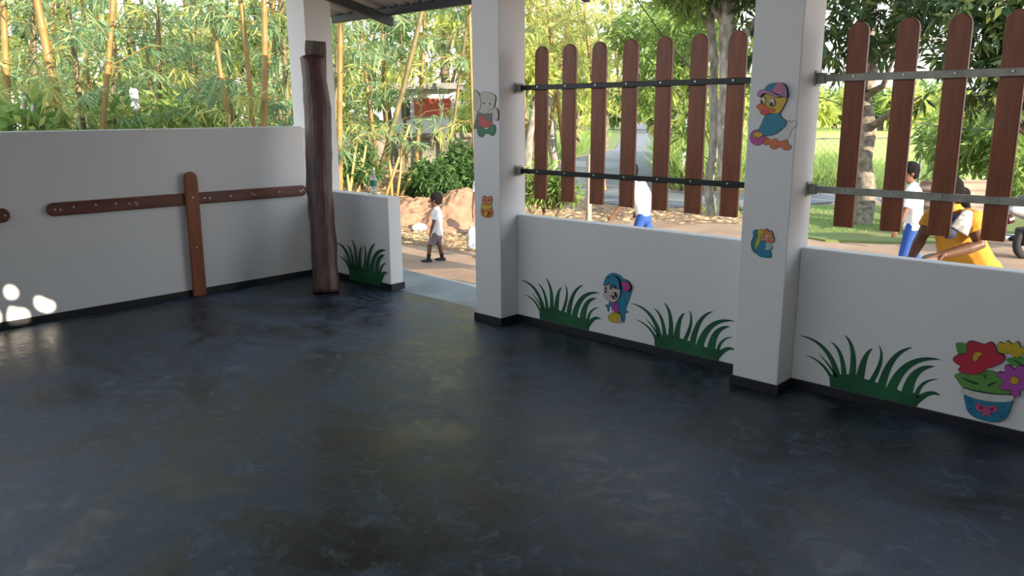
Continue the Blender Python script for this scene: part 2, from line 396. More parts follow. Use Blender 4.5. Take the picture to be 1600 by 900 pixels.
# ------------------------------------------------------------------ painted grass
M_GRASSP = mat('green_wall_paint', (.010, .135, .045), .6, col2=(.005, .060, .028), scale=5)
def painted_grass(anchor, tipl, tipr, Y, label, down=0.):
    Z = lambda x, y: (1230+x/5.623, 500+y/5.623)
    w2 = lambda u, v: np.array([on_y(u, v, YR)[0], on_y(u, v, YR)[2]])
    A0 = w2(*Z(375, 595)); L0, R0 = w2(*Z(110, 135)), w2(*Z(1355, 350))
    wy = lambda u, v: np.array([on_y(u, v, Y)[0], on_y(u, v, Y)[2]])
    A, L1, R1 = wy(*anchor), wy(*tipl), wy(*tipr)
    sx = (R1[0]-L1[0])/(R0[0]-L0[0]); sz = (L1[1]-A[1])/(L0[1]-A0[1]); ox = L1[0]-(L0[0]-A0[0])*sx
    root = empty('tuft_mural', (ox, Y, BH))
    def T(x, y):
        q = w2(*Z(x, y))-A0; return (q[0]*sx, q[1]*sz+A[1]-BH)
    mass = [(375, 600), (372, 520), (380, 478), (430, 470), (470, 480), (505, 478), (560, 478), (600, 475), (650, 500), (690, 520), (730, 530), (775, 545), (820, 560), (862, 590), (900, 590), (940, 585), (985, 620), (1020, 630), (1070, 635), (1112, 640), (1145, 655), (1175, 690), (1150, 740), (1135, 785), (1000, 745), (800, 695), (600, 640)]
    pts = [T(*p) for p in mass]
    lo = [(p[0], max(p[1], -down)) for p in pts]
    for i in (0, 23, 24, 25, 26): lo[i] = (lo[i][0], -down)
    B().prism(lo, -.0012, -.0004, 'xz').build('paint_wash', M_GRASSP, root)
    blades = [((110, 135), (330, 255), (450, 520), 52), ((160, 305), (300, 385), (395, 520), 30), ((278, 298), (365, 395), (430, 500), 24), ((380, 190), (468, 300), (500, 510), 48), ((503, 130), (575, 270), (568, 510), 62),
              ((755, 250), (685, 335), (638, 530), 76), ((805, 220), (822, 360), (728, 560), 50), ((1105, 240), (935, 340), (828, 585), 76), ((1358, 350), (1085, 385), (915, 610), 92), ((1300, 408), (1135, 465), (1050, 655), 104), ((1332, 520), (1195, 560), (1132, 680), 44), ((1348, 665), (1250, 645), (1135, 715), 64)]
    for tip, mid, base, wd in blades:
        t_, m_, b_ = map(np.array, (tip, mid, base)); c_ = 2*m_-.5*(t_+b_); Lp, Rp = [], []
        for t in np.linspace(0, 1, 11):
            p = (1-t)**2*b_+2*t*(1-t)*c_+t*t*t_; d = 2*(1-t)*(c_-b_)+2*t*(t_-c_); nrm = np.array([-d[1], d[0]])/(np.linalg.norm(d)+1e-9)
            h = wd/2*(1-t)**.75*(1 if t > .08 else .95)+.6; Lp.append(T(*(p+nrm*h))); Rp.append(T(*(p-nrm*h)))
        B().prism(Lp+Rp[::-1], -.0022, -.0006, 'xz').build('paint_blade', M_GRASSP, root)
    tag(root, label, 'wall painting', 'stencilled grass tufts along the foot of the wall')
painted_grass((839.4, 496.5), (813, 437.5), (937, 463), YR, 'painted green grass tuft left of the blue-haired girl sticker')
painted_grass((1020.5, 540.4), (985.5, 474), (1148, 499), YR, 'painted green grass tuft between the blue-haired girl sticker and the middle column')
painted_grass((1296.7, 605.8), (1249.5, 524), (1471, 562), YR, 'large painted green grass tuft left of the flower pot sticker')
painted_grass((543.6, 431), (524, 379), (602.5, 395.5), YR-.0125, 'dark painted green grass tuft on the short wall beside the log', down=.045)

# ------------------------------------------------------------------ wall stickers
SM = {}
def sm(c):
    if c not in SM: SM[c] = mat('sticker_%d' % len(SM), c, .5, var=.12, scale=30)
    return SM[c]
def sticker(name, label, org, sc, Y, layers, line=1.0):
    first = layers[0][2]
    def T(p): q = on_y(org[0]+p[0]/sc, org[1]+p[1]/sc, Y); return np.array([q[0], q[2]])
    allp = np.array([T(p) for l in layers for p in (l[2] if l[1] != 'e' else [l[2][:2]])]); cx, cz = allp.mean(0)
    root = empty(name, (cx, Y, cz)); ol = B(); k = 0
    for nm, kind, g, col, edge in layers:
        if kind == 'e': P = [(g[0]+g[2]*math.cos(t), g[1]+g[3]*math.sin(t)) for t in np.linspace(0, 2*math.pi, 20, endpoint=False)]
        else: P = catmull(g, 3) if kind == 's' else g
        P = np.array(P, float)
        d = -.0015-.0016*k; k += 1
        Q = np.array([T(p) for p in P])-[cx, cz]
        B().prism([tuple(q) for q in Q], -.0002 if k == 1 else d+.0016, d, 'xz').build(nm, sm(col), root)
        if edge:
            t = np.roll(P, -1, 0)-np.roll(P, 1, 0); n = np.stack([t[:, 1], -t[:, 0]], 1)/(np.linalg.norm(t, axis=1)[:, None]+1e-9)
            area = .5*np.sum(P[:, 0]*np.roll(P[:, 1], -1)-np.roll(P[:, 0], -1)*P[:, 1]); n *= 1 if area > 0 else -1
            E_ = P+n*sc*line*.9; Q = np.array([T(p) for p in E_])-[cx, cz]
            ol.prism([tuple(q) for q in Q], -.0002, d+.0008, 'xz')
    ol.build('outline', M_BLACK, root)
    tag(root, label, 'wall sticker'); return root
YP = 4.24
beige, brown, red, green = (.62, .58, .50), (.20, .16, .13), (.62, .10, .07), (.03, .22, .10)
sticker('elephant_sticker', 'pale elephant sticker in red vest and green trousers on the entry column', (720, 120), 3.75, YP, [
    ('body', 's', [(100, 208), (140, 212), (178, 218), (184, 255), (180, 285), (150, 295), (110, 292), (80, 305), (78, 288), (90, 250)], brown, 1),
    ('vest', 's', [(105, 245), (125, 235), (150, 255), (180, 262), (182, 290), (150, 300), (118, 290)], red, 0),
    ('trousers', 's', [(98, 300), (118, 290), (135, 305), (158, 308), (178, 288), (198, 282), (204, 315), (188, 345), (165, 334), (140, 334), (126, 352), (106, 342)], green, 1),
    ('head', 's', [(105, 200), (108, 130), (125, 95), (155, 90), (190, 102), (206, 118), (200, 165), (192, 190), (175, 205), (150, 218), (125, 212)], beige, 1),
    ('ear', 's', [(82, 82), (96, 84), (112, 108), (122, 150), (112, 195), (96, 200), (82, 180), (78, 130)], beige, 1),
    ('trunk', 's', [(165, 205), (190, 188), (212, 184), (222, 205), (222, 248), (210, 256), (200, 245), (200, 215), (185, 212), (170, 218)], beige, 1),
    ('eye', 'e', (140, 155, 4, 5), (.03, .03, .03), 0), ('eye', 'e', (176, 158, 4, 5), (.03, .03, .03), 0)], .6)
orange, yellow = (.75, .20, .05), (.72, .50, .05)
sticker('tiger_cub_sticker', 'tiny orange and yellow animal sticker low on the entry column', (720, 120), 3.75, YP, [
    ('body', 's', [(125, 760), (150, 750), (178, 762), (190, 790), (184, 816), (165, 824), (140, 822), (122, 805), (119, 780)], orange, 1),
    ('arms', 's', [(126, 745), (150, 738), (176, 745), (180, 768), (152, 778), (124, 770)], yellow, 1),
    ('head', 's', [(128, 715), (132, 702), (143, 698), (152, 708), (162, 708), (172, 700), (182, 708), (183, 735), (172, 748), (148, 750), (130, 742)], (.75, .26, .12), 1),
    ('eye', 'e', (145, 722, 4, 5), (.03, .03, .03), 0), ('eye', 'e', (168, 723, 4, 5), (.03, .03, .03), 0), ('nose', 'e', (157, 734, 4, 3), (.3, .05, .04), 0),
    ('stripe', 'e', (136, 790, 4, 9), (.25, .07, .03), 0), ('stripe', 'e', (172, 795, 4, 9), (.25, .07, .03), 0), ('belly', 'e', (154, 800, 11, 14), yellow, 0)], .6)
pink, teal, white = (.62, .20, .36), (.03, .25, .38), (.74, .74, .70)
sticker('duckling_sticker', 'yellow duckling sticker in a cap and blue jumper with pink ball on middle column', (1150, 110), 6, YP, [
    ('tail', 's', [(470, 480), (500, 474), (520, 488), (545, 470), (570, 490), (560, 530), (525, 550), (500, 620), (450, 660), (380, 670), (295, 622), (380, 570)], white, 1),
    ('feet', 's', [(270, 625), (330, 652), (378, 640), (402, 668), (480, 655), (488, 698), (515, 704), (510, 735), (460, 745), (420, 715), (360, 738), (322, 722), (322, 695), (272, 697), (258, 660)], (.72, .19, .07), 1),
    ('ball', 'e', (202, 628, 68, 73), (.55, .10, .33), 1),
    ('jumper', 's', [(280, 425), (330, 402), (408, 395), (428, 440), (476, 482), (450, 530), (380, 590), (300, 612), (265, 602), (217, 565), (245, 500)], teal, 1),
    ('hand', 's', [(168, 602), (195, 575), (230, 580), (258, 604), (235, 618), (205, 638), (198, 615), (182, 628)], yellow, 1),
    ('head', 's', [(245, 260), (300, 212), (400, 230), (450, 235), (484, 250), (465, 310), (430, 375), (400, 400), (330, 402), (270, 400), (238, 330)], yellow, 1),
    ('bill', 's', [(206, 332), (240, 315), (272, 322), (325, 358), (378, 368), (330, 398), (272, 418), (236, 400), (236, 376), (210, 356)], (.75, .16, .05), 1),
    ('tongue', 's', [(250, 362), (300, 378), (325, 384), (280, 404), (252, 392)], (.62, .10, .18), 0),
    ('eye', 'e', (266, 285, 18, 32), white, 1), ('eye', 'e', (348, 300, 25, 38), white, 1),
    ('pupil', 'e', (256, 298, 9, 17), (.02, .02, .02), 0), ('pupil', 'e', (344, 316, 13, 20), (.02, .02, .02), 0),
    ('cap', 's', [(275, 195), (300, 152), (340, 126), (400, 118), (450, 122), (482, 160), (493, 220), (484, 256), (440, 238), (360, 205), (310, 200)], (.42, .22, .42), 1),
    ('cap_panel', 's', [(282, 188), (302, 154), (342, 128), (398, 124), (366, 172), (320, 190)], teal, 0), ('cap_panel', 's', [(368, 185), (398, 128), (440, 120), (462, 165), (452, 215), (410, 212)], pink, 0),
    ('cap_brim', 's', [(222, 232), (228, 204), (262, 184), (330, 194), (400, 232), (440, 240), (395, 250), (325, 222), (275, 215), (242, 246)], (.50, .24, .42), 1)], .7)
sticker('squirrel_sticker', 'small squirrel sticker with orange head and blue tail low on the middle column', (1150, 340), 11.25, YP, [
    ('tail', 's', [(300, 285), (312, 232), (370, 212), (400, 240), (390, 310), (345, 430), (345, 560), (360, 630), (300, 588), (268, 500), (273, 415), (312, 320)], (.03, .20, .30), 1),
    ('tail_stripe', 's', [(378, 250), (440, 205), (490, 230), (490, 290), (442, 340), (430, 440), (390, 510), (345, 565), (335, 480), (360, 400), (390, 310)], (.55, .50, .04), 1),
    ('body', 's', [(440, 420), (500, 400), (540, 440), (610, 480), (645, 530), (605, 580), (622, 640), (622, 695), (550, 702), (430, 682), (370, 622), (382, 540)], (.02, .24, .40), 1),
    ('chest', 's', [(530, 450), (600, 446), (624, 490), (640, 530), (560, 570), (512, 552), (542, 500)], (.45, .58, .50), 0),
    ('head', 's', [(450, 330), (508, 275), (508, 212), (536, 194), (568, 220), (566, 262), (602, 225), (642, 250), (655, 320), (680, 380), (650, 432), (600, 442), (540, 430), (510, 390)], (.72, .24, .10), 1),
    ('eye_white', 'e', (570, 340, 30, 36), white, 0), ('eye', 'e', (577, 347, 15, 18), (.05, .02, .01), 0), ('nose', 'e', (592, 400, 12, 10), (.45, .05, .03), 0)], .6)
blue = (.02, .24, .36)
sticker('girl_sticker', 'sticker of a little girl with long blue hair, pink bow and yellow skirt', (920, 410), 8.18, YR, [
    ('hair', 's', [(208, 262), (216, 200), (260, 155), (322, 138), (400, 165), (440, 205), (510, 236), (550, 300), (545, 380), (520, 470), (482, 570), (478, 618), (514, 635), (470, 648), (464, 700), (453, 770), (434, 745), (400, 660), (380, 600), (320, 560), (268, 560), (262, 600), (250, 632), (238, 580), (212, 546), (250, 540), (262, 480), (225, 380)], blue, 1),
    ('top', 's', [(300, 522), (360, 515), (388, 590), (385, 650), (330, 645), (300, 600)], (.34, .07, .33), 1),
    ('hand', 's', [(290, 640), (312, 605), (328, 622), (318, 650)], (.66, .50, .42), 0),
    ('skirt', 's', [(255, 690), (290, 655), (340, 640), (390, 655), (422, 700), (402, 764), (330, 766), (275, 745)], (.60, .46, .03), 1),
    ('leg', 's', [(374, 742), (398, 700), (425, 722), (408, 766)], (.62, .44, .36), 1),
    ('face', 's', [(212, 310), (250, 248), (300, 228), (375, 270), (408, 350), (404, 420), (375, 475), (330, 504), (270, 490), (212, 445), (198, 402), (212, 368)], (.66, .52, .44), 1),
    ('cheek', 'e', (275, 430, 28, 16), (.68, .40, .36), 0),
    ('eye', 'e', (226, 350, 15, 38), (.03, .025, .03), 0), ('eye', 'e', (340, 420, 38, 45), (.03, .025, .03), 0),
    ('eye_glint', 'e', (228, 345, 6, 14), white, 0), ('eye_glint', 'e', (330, 405, 14, 18), white, 0), ('eye_glint', 'e', (355, 440, 7, 9), white, 0),
    ('fringe', 's', [(210, 280), (236, 212), (330, 168), (400, 225), (412, 330), (378, 320), (352, 272), (352, 330), (325, 268), (294, 338), (284, 250), (232, 282)], blue, 1),
    ('bow', 's', [(436, 262), (470, 246), (520, 250), (548, 302), (538, 342), (500, 370), (466, 345), (456, 300)], (.55, .05, .28), 1)], .6)
pet = (.46, .08, .40); lf = (.10, .33, .06)
sticker('flower_pot_sticker', 'sticker of a blue flower pot with red, yellow and purple blooms', (1470, 510), 5.62, YR, [
    ('leaf', 's', [(135, 160), (152, 145), (200, 148), (240, 168), (235, 228), (160, 242)], lf, 1),
    ('leaf', 's', [(580, 292), (650, 272), (740, 278), (745, 345), (650, 345)], lf, 1),
    ('leaf', 's', [(125, 430), (200, 405), (340, 405), (400, 385), (480, 400), (530, 430), (570, 520), (625, 585), (500, 590), (400, 575), (300, 555), (200, 535), (150, 470)], (.13, .34, .07), 1),
    ('leaf_vein', 's', [(185, 440), (240, 465), (320, 490), (340, 505), (300, 505), (235, 478)], (.015, .06, .02), 0), ('leaf_vein', 's', [(410, 515), (440, 495), (500, 482), (460, 505), (420, 522)], (.015, .06, .02), 0), ('leaf_vein', 's', [(365, 415), (385, 430), (408, 410), (395, 440), (396, 470), (386, 445)], (.015, .06, .02), 0),
    ('leaf_vein', 's', [(640, 292), (680, 300), (710, 332), (670, 312)], (.015, .06, .02), 0),
    ('yellow_bloom', 's', [(505, 175), (520, 135), (560, 150), (590, 122), (630, 155), (680, 130), (702, 175), (742, 185), (735, 230), (690, 265), (640, 255), (600, 225), (560, 235), (515, 215)], (.62, .45, .02), 1),
    ('red_bloom', 's', [(115, 275), (165, 240), (230, 232), (235, 145), (270, 125), (330, 140), (385, 155), (440, 135), (480, 165), (500, 230), (562, 252), (552, 300), (480, 340), (400, 365), (340, 410), (240, 410), (160, 380), (180, 345), (130, 310)], (.55, .025, .06), 1),
    ('bloom_centre', 's', [(285, 270), (305, 225), (350, 222), (370, 240), (340, 262), (320, 298), (290, 290)], (.70, .38, .03), 1),
    ('pot', 's', [(220, 585), (350, 630), (480, 645), (625, 640), (612, 720), (580, 790), (520, 825), (440, 828), (330, 800), (250, 745), (225, 660)], (.02, .22, .36), 1),
    ('pot_rim', 's', [(195, 550), (212, 536), (300, 562), (450, 588), (560, 594), (646, 600), (640, 640), (600, 652), (480, 655), (350, 635), (240, 600), (202, 572)], (.66, .66, .62), 1),
    ('purple_bloom', 's', [(570, 345), (610, 335), (650, 372), (690, 340), (735, 345), (742, 400), (775, 425), (782, 475), (742, 492), (750, 545), (705, 552), (700, 595), (670, 608), (632, 592), (622, 545), (560, 550), (525, 520), (560, 472), (500, 420), (520, 395), (575, 402)], pet, 1),
    ('bloom_centre', 'e', (655, 465, 38, 34), (.66, .36, .03), 1),
    ('bow', 's', [(318, 672), (350, 668), (410, 695), (470, 685), (502, 690), (502, 740), (440, 745), (458, 787), (415, 762), (362, 780), (382, 745), (325, 722)], (.58, .09, .20), 0),
    ('bow_loop', 's', [(352, 688), (382, 705), (352, 718)], (.16, .02, .06), 0), ('bow_loop', 's', [(466, 698), (436, 714), (466, 728)], (.16, .02, .06), 0),
    ('dot', 'e', (267, 640, 9, 9), (.01, .09, .22), 0), ('dot', 'e', (274, 715, 9, 9), (.01, .09, .22), 0), ('dot', 'e', (562, 695, 9, 9), (.01, .09, .22), 0), ('dot', 'e', (540, 775, 9, 9), (.01, .09, .22), 0)], .7)

# ------------------------------------------------------------------ water bottle on the short wall
M_PET = mat('clear_plastic', (.80, .90, .92), .08, trans=.75, spec=.5); M_LABEL = mat('green_label', (.05, .30, .22), .4); M_CAPB = mat('pale_blue_cap', (.55, .68, .75), .4)
def lathe(prof, n=16):
    v = [(r*math.cos(2*math.pi*k/n), r*math.sin(2*math.pi*k/n), z) for r, z in prof for k in range(n)]
    f = [(i*n+k, i*n+(k+1) % n, (i+1)*n+(k+1) % n, (i+1)*n+k) for i in range(len(prof)-1) for k in range(n)]
    return B().add(v, f+[tuple(range(n-1, -1, -1)), tuple((len(prof)-1)*n+k for k in range(n))])
q = on_y(584, 301, 4.50); root = empty('water_bottle', (q[0], 4.50, .882))
lathe([(.030, 0), (.034, .008), (.034, .05), (.031, .058), (.034, .066), (.034, .15), (.030, .17), (.016, .205), (.0135, .21), (.0135, .225)]).build('bottle_body', M_PET, root, smooth=True)
lathe([(.0345, .085), (.0348, .088), (.0348, .135), (.0345, .138)]).build('bottle_label', M_LABEL, root, smooth=True)
lathe([(.0155, .218), (.016, .222), (.016, .237), (.014, .240)]).build('bottle_cap', M_CAPB, root, smooth=True)
tag(root, 'clear plastic water bottle with green label standing on the short wall', 'bottle')

# ================================================================== OUTDOORS
M_SOIL = mat('red_brown_soil', (.38, .255, .175), .95, col2=(.25, .155, .105), scale=1.4, bump=.5, bscale=5, detail=10)
M_HEAP = mat('orange_heap_soil', (.42, .23, .145), .95, col2=(.24, .13, .08), scale=5, bump=.8, bscale=9, detail=10)
M_ROAD = mat('worn_grey_asphalt', (.20, .205, .22), .85, col2=(.14, .145, .155), scale=2.5, bump=.2, bscale=40)
M_TURF = mat('short_green_turf', (.13, .20, .045), .95, col2=(.20, .19, .07), scale=1.2, bump=.6, bscale=14)
M_FIELD = mat('bright_paddy_green', (.42, .50, .10), .95, col2=(.33, .43, .08), scale=.5, bump=.3, bscale=8)
M_CULM = mat('golden_bamboo', (.34, .20, .055), .5, col2=(.21, .14, .045), scale=3, stretch=(5, 5, .6))
M_CULMG = mat('olive_bamboo', (.22, .175, .07), .55, col2=(.12, .10, .045), scale=3, stretch=(5, 5, .6))
M_BARK = mat('lichen_grey_bark', (.42, .40, .35), .9, col2=(.15, .13, .105), scale=7, bump=.6, bscale=10, stretch=(1.6, 1.6, .7))
M_LICH = mat('lichen_spotted_bark', (.34, .30, .24), .9, col2=(.11, .09, .065), scale=14, bump=.6, bscale=14)
M_BARKD = mat('brown_bark', (.22, .17, .12), .9, col2=(.10, .075, .055), scale=6, bump=.6, bscale=9)
L_BAM = leaf_mat('bamboo_leaf', [(0.137, 0.247, 0.13), (0.229, 0.364, 0.179), (0.32, 0.455, 0.211), (0.16, 0.299, 0.163), (0.48, 0.533, 0.26), (0.252, 0.403, 0.195), (0.114, 0.221, 0.13)], .5)
L_BAMY = leaf_mat('yellow_bamboo_leaf', [(0.286, 0.39, 0.13), (0.598, 0.572, 0.182), (0.416, 0.494, 0.156), (0.702, 0.598, 0.234), (0.494, 0.546, 0.169), (0.26, 0.364, 0.13)], .5)
L_MANGO = leaf_mat('dark_mango_leaf', [(.030, .066, .028), (.055, .105, .035), (.11, .17, .05), (.045, .085, .04), (.085, .14, .04), (.22, .22, .06)], .35, .35)
L_MID = leaf_mat('mid_green_leaf', [(0.13, 0.221, 0.065), (0.234, 0.351, 0.091), (0.351, 0.442, 0.117), (0.156, 0.26, 0.078)], .45)
L_LIGHT = leaf_mat('light_yellow_green_leaf', [(0.364, 0.455, 0.117), (0.546, 0.585, 0.169), (0.442, 0.533, 0.13), (0.676, 0.624, 0.234)], .5)
L_SHRUB = leaf_mat('shrub_leaf', [(.04, .10, .035), (.08, .17, .05), (.14, .24, .07), (.06, .13, .045)], .35, .35)
L_GRASS = leaf_mat('grass_blade', [(0.182, 0.312, 0.078), (0.286, 0.429, 0.117), (0.39, 0.468, 0.156), (0.221, 0.364, 0.091)], .45)
L_DRY = leaf_mat('dry_leaf', [(.42, .30, .17), (.55, .44, .28), (.34, .21, .12), (.62, .52, .36)], .25, .8)

# ground: flat yard, rising to a low bank under the bamboo
def ground():
    xs = np.concatenate([np.linspace(-140, -24, 24), np.arange(-22, 10.1, .5), np.linspace(12, 90, 14)])
    ys = np.concatenate([np.linspace(-90, -14, 12), np.arange(-12, 20.1, .5), np.linspace(22, 170, 24)])
    v = [(x, y, ground_z(x, y)) for y in ys for x in xs]; nx = len(xs)
    f = [(j*nx+i, j*nx+i+1, (j+1)*nx+i+1, (j+1)*nx+i) for j in range(len(ys)-1) for i in range(nx-1)]
    structure(B().add(v, f).build('ground', M_SOIL, smooth=True))
ground()
def patch(name, px, z, m, thick=.012):
    P = [on_z(u, v, GZ) for u, v in px]
    return structure(B().prism([(p[0], p[1]) for p in P], GZ-.05, GZ+z, 'xy').build(name, m))
patch('road', [(985, 194), (962, 233), (908, 246), (866, 262), (866, 298), (905, 318), (1000, 323), (1160, 329), (1290, 318), (1440, 314), (1700, 318), (1700, 303), (1440, 302), (1290, 302), (1160, 305), (1048, 300), (1030, 250), (1013, 194)], .03, M_ROAD)
patch('verge_turf', [(1200, 322), (1440, 320), (1750, 330), (1750, 366), (1440, 381), (1290, 377), (1200, 362)], .02, M_TURF)
patch('field', [(1010, 189), (1900, 184), (1900, 285), (1400, 292), (1100, 285), (1050, 240)], .024, M_FIELD)
patch('meadow', [(150, 188), (984, 192), (960, 232), (905, 244), (840, 258), (700, 258), (400, 230), (200, 215)], .016, M_TURF)
P_ = [(-40, -60), (40, -60), (40, -4.9), (-40, -4.9)]
M_BOUNCE = mat('sandy_yard', (.50, .40, .29), .95, var=.2, scale=1)
structure(B().prism(P_, GZ-.05, GZ+.03, 'xy').build('yard_paving', M_BOUNCE))  # added unseen ground that bounces warm light into the room
patch('roadside_turf', [(830, 215), (960, 196), (958, 230), (905, 243), (845, 262), (815, 250)], .018, M_TURF)

def grass_patch(name, px, n, h, label, m=None, spread=.35, seed=1, z0=None):
    """upright blades scattered over a quadrilateral of ground"""
    rng = np.random.default_rng(seed); q = [on_z(u, v, GZ) for u, v in px]; s, t = rng.random(n)[:, None], rng.random(n)[:, None]
    P = (q[0]*(1-s)+q[1]*s)*(1-t)+(q[3]*(1-s)+q[2]*s)*t; P[:, 2] = GZ
    d = unit(np.stack([rng.normal(0, spread, n), rng.normal(0, spread, n), np.ones(n)], 1)); L = h*rng.uniform(.5, 1.15, n)
    o = quads_object(name, leaf_quads(P, d, L, L*.007+.012, rng.uniform(.1, .9, n)[:, None], rng), m or L_GRASS); o['kind'] = 'stuff'; o['label'] = label; o['category'] = 'grass'; return o
grass_patch('tall_grass', [(1262, 300), (1345, 300), (1340, 270), (1262, 270)], 4500, .95, 'tall grass in front of the wire fence', seed=2)
grass_patch('tall_grass', [(1345, 300), (1480, 301), (1460, 276), (1345, 272)], 4000, .7, 'lower grass along the wire fence behind the boys', seed=3)
grass_patch('bank_grass', [(1040, 298), (1160, 303), (1150, 245), (1033, 240)], 12000, 1.5, 'high green grass bank beside the road', seed=4)
grass_patch('road_grass', [(835, 258), (905, 244), (955, 215), (860, 215)], 7000, .9, 'green grass on the far left side of the road', seed=5)
grass_patch('verge_grass', [(1240, 365), (1560, 366), (1560, 324), (1240, 324)], 12000, .08, 'short grass on the verge under the lichen tree', seed=6, spread=.8)
grass_patch('sprout_grass', [(1095, 336), (1160, 345), (1160, 325), (1095, 325)], 260, .22, 'grass sprouts round the pale tree feet', seed=7)
def litter(name, px, n, label, seed):
    rng = np.random.default_rng(seed); q = [on_z(u, v, GZ) for u, v in px]; s, t = rng.random(n)[:, None], rng.random(n)[:, None]
    P = (q[0]*(1-s)+q[1]*s)*(1-t)+(q[3]*(1-s)+q[2]*s)*t; P[:, 2] = [ground_z(a, c)+.015+.02*rng.random() for a, c in P[:, :2]]
    a = rng.uniform(0, 6.28, n); d = unit(np.stack([np.cos(a), np.sin(a), rng.uniform(-.05, .25, n)], 1))
    o = quads_object(name, leaf_quads(P, d, rng.uniform(.07, .2, n), rng.uniform(.015, .035, n), np.zeros((n, 1)), rng), L_DRY); o['kind'] = 'stuff'; o['label'] = label; o['category'] = 'leaf litter'
litter('leaf_litter', [(545, 372), (742, 395), (742, 330), (520, 300)], 5200, 'dry bamboo leaves lying round the small boy', 11)
litter('leaf_litter', [(815, 345), (1160, 352), (1160, 330), (815, 318)], 1500, 'dry leaves on the soil at the near edge of the road', 12)
litter('leaf_litter', [(500, 315), (742, 332), (742, 300), (500, 285)], 3500, 'dry leaves under the bamboo on the bank', 13)

# ------------------------------------------------------------------ bamboo
def bamboo(base, top, r, seed, label, mat_c, mat_l, z_lo=.9, dens=1.0, Ltw=1.1):
    rng = np.random.default_rng(seed); base = np.array(base, float); top = np.array(top, float)
    root = empty('bamboo', base); ax = top-base; Hh = np.linalg.norm(ax); pts, rad = [], []
    step = .36; n = int(Hh/step); side = np.array([rng.normal(), rng.normal(), 0])*.06
    def pos(t): return ax*t+side*math.sin(t*math.pi)*Hh*.25
    for i in range(n+1):
        t = i/n; rr = r*(1-.45*t)
        for dt, k in ((-.018, 1.0), (-.004, 1.12), (.004, 1.12), (.018, .98)):
            tt = t+dt/Hh*2
            if 0 <= tt <= 1: pts.append(pos(tt)); rad.append(rr*k)
    B().tube(pts, rad, n=8).build('culm', mat_c, root, smooth=True)
    tw = B(); bs, ds = [], []
    for i in range(1, n+1):
        t = i/n; p = pos(t)
        if base[2]+p[2] < z_lo: continue
        for _ in range(rng.poisson(1.9*dens)):
            a = rng.uniform(0, 6.28); L = Ltw*rng.uniform(.35, 1.15); d = np.array([math.cos(a), math.sin(a), rng.uniform(-.15, .75)]); d /= np.linalg.norm(d)
            e = p+d*L+np.array([0, 0, -.18*L*L]); mdl = p+d*L*.5
            tw.tube([p, mdl, e], [.007, .005, .002], n=4)
            for s in np.linspace(.22, 1, 6):
                c = p+(d*L)*s+np.array([0, 0, -.18*(L*s)**2]); k = rng.integers(5, 9)
                dd = unit(d*.45+rng.normal(0, .55, (k, 3))+np.array([0, 0, -.45])); bs.append(np.repeat(c[None], k, 0)); ds.append(dd)
    if tw.v: tw.build('twigs', mat_c, root)['kind'] = 'stuff'
    if bs:
        bs, ds = np.concatenate(bs), np.concatenate(ds); k = len(bs)
        quads_object('foliage', leaf_quads(bs, ds, rng.uniform(.16, .33, k), rng.uniform(.020, .038, k), rng.uniform(.2, .8, k)[:, None], rng), mat_l, root)
    return tag(root, label, 'bamboo')
G_BAM = 'bamboo behind the left wall and the entry'
def bam_px(ub, vb, ut, D, r, seed, label, mc, ml, **k):
    """a culm passing through photo column ub at row 200 and ut at row 0, at depth D"""
    lo, hi = at(ub, 200, D), at(ut, 0, D); ax = (hi-lo)/(hi[2]-lo[2]); gz = ground_z(lo[0], lo[1]); base = lo+ax*(gz-lo[2]); top = lo+ax*(6.2-lo[2])
    o = bamboo(base, top, r, seed, label, mc, ml, **k); o['group'] = G_BAM; return o
main = [(13, 5, 10.6, .062, 'thick golden bamboo stem at the left edge of the picture', 1), (3, 14, 11.4, .05, 'brown bamboo stem behind the leftmost golden one', 0), (44, 24, 11.8, .055, 'slanting olive bamboo stem second clump from the left edge', 0),
        (104, 68, 10.9, .08, 'thickest leaning yellow bamboo stem above the left part of the wall', 1), (126, 97, 11.3, .058, 'mottled bamboo stem right of the thickest one', 0), (153, 163, 10.7, .052, 'upright tan bamboo stem left of the white concrete post', 1),
        (246, 240, 12.6, .055, 'short-looking bamboo stem right of the white concrete post', 0), (368, 345, 11.2, .045, 'slim golden bamboo stem, left one of the pair near the corner column', 1), (386, 360, 11.0, .048, 'slim golden bamboo stem, right one of the pair near the corner column', 1),
        (402, 396, 10.4, .06, 'straight golden bamboo stem above the right end of the left wall', 1), (450, 436, 11.6, .06, 'olive bamboo stem just left of the corner column', 0), (537, 543, 11.2, .058, 'golden bamboo stem just right of the corner column', 1),
        (523, 530, 12.6, .05, 'thin shaded bamboo stem beside the golden one at the entry', 0), (606, 650, 12.8, .06, 'slanting olive bamboo stem above the entry', 0), (583, 560, 14.2, .05, 'pale bamboo stem behind the water bottle', 1)]
for i, (ub, ut, D, r, lab, y) in enumerate(main):
    bam_px(ub, 0, ut, D, r*.82, 100+i, lab, M_CULM if y else M_CULMG, L_BAM if i % 3 else L_BAMY, dens=.62)
rng0 = np.random.default_rng(5)
THICK = ['just outside the left picture edge', 'hidden low behind the leftmost golden stem', 'behind the broad-leaved bush', 'above the three sun spots', 'above the rounded board end', 'behind the thickest leaning stem', 'right of the mottled stem',
         'left of the upright tan stem', 'right of the upright tan stem', 'just left of the white concrete post', 'just right of the white concrete post', 'above the upright board', 'right of the upright board', 'left of the slim golden pair', 'behind the slim golden pair', 'behind the corner column', 'left of the log top',
         'behind the log', 'right of the golden stem at the entry', 'above the water bottle', 'above the free end of the short wall', 'in front of the white house', 'right of the red shutter', 'above the tall leafy shrub', 'left of the entry column', 'behind the entry column']
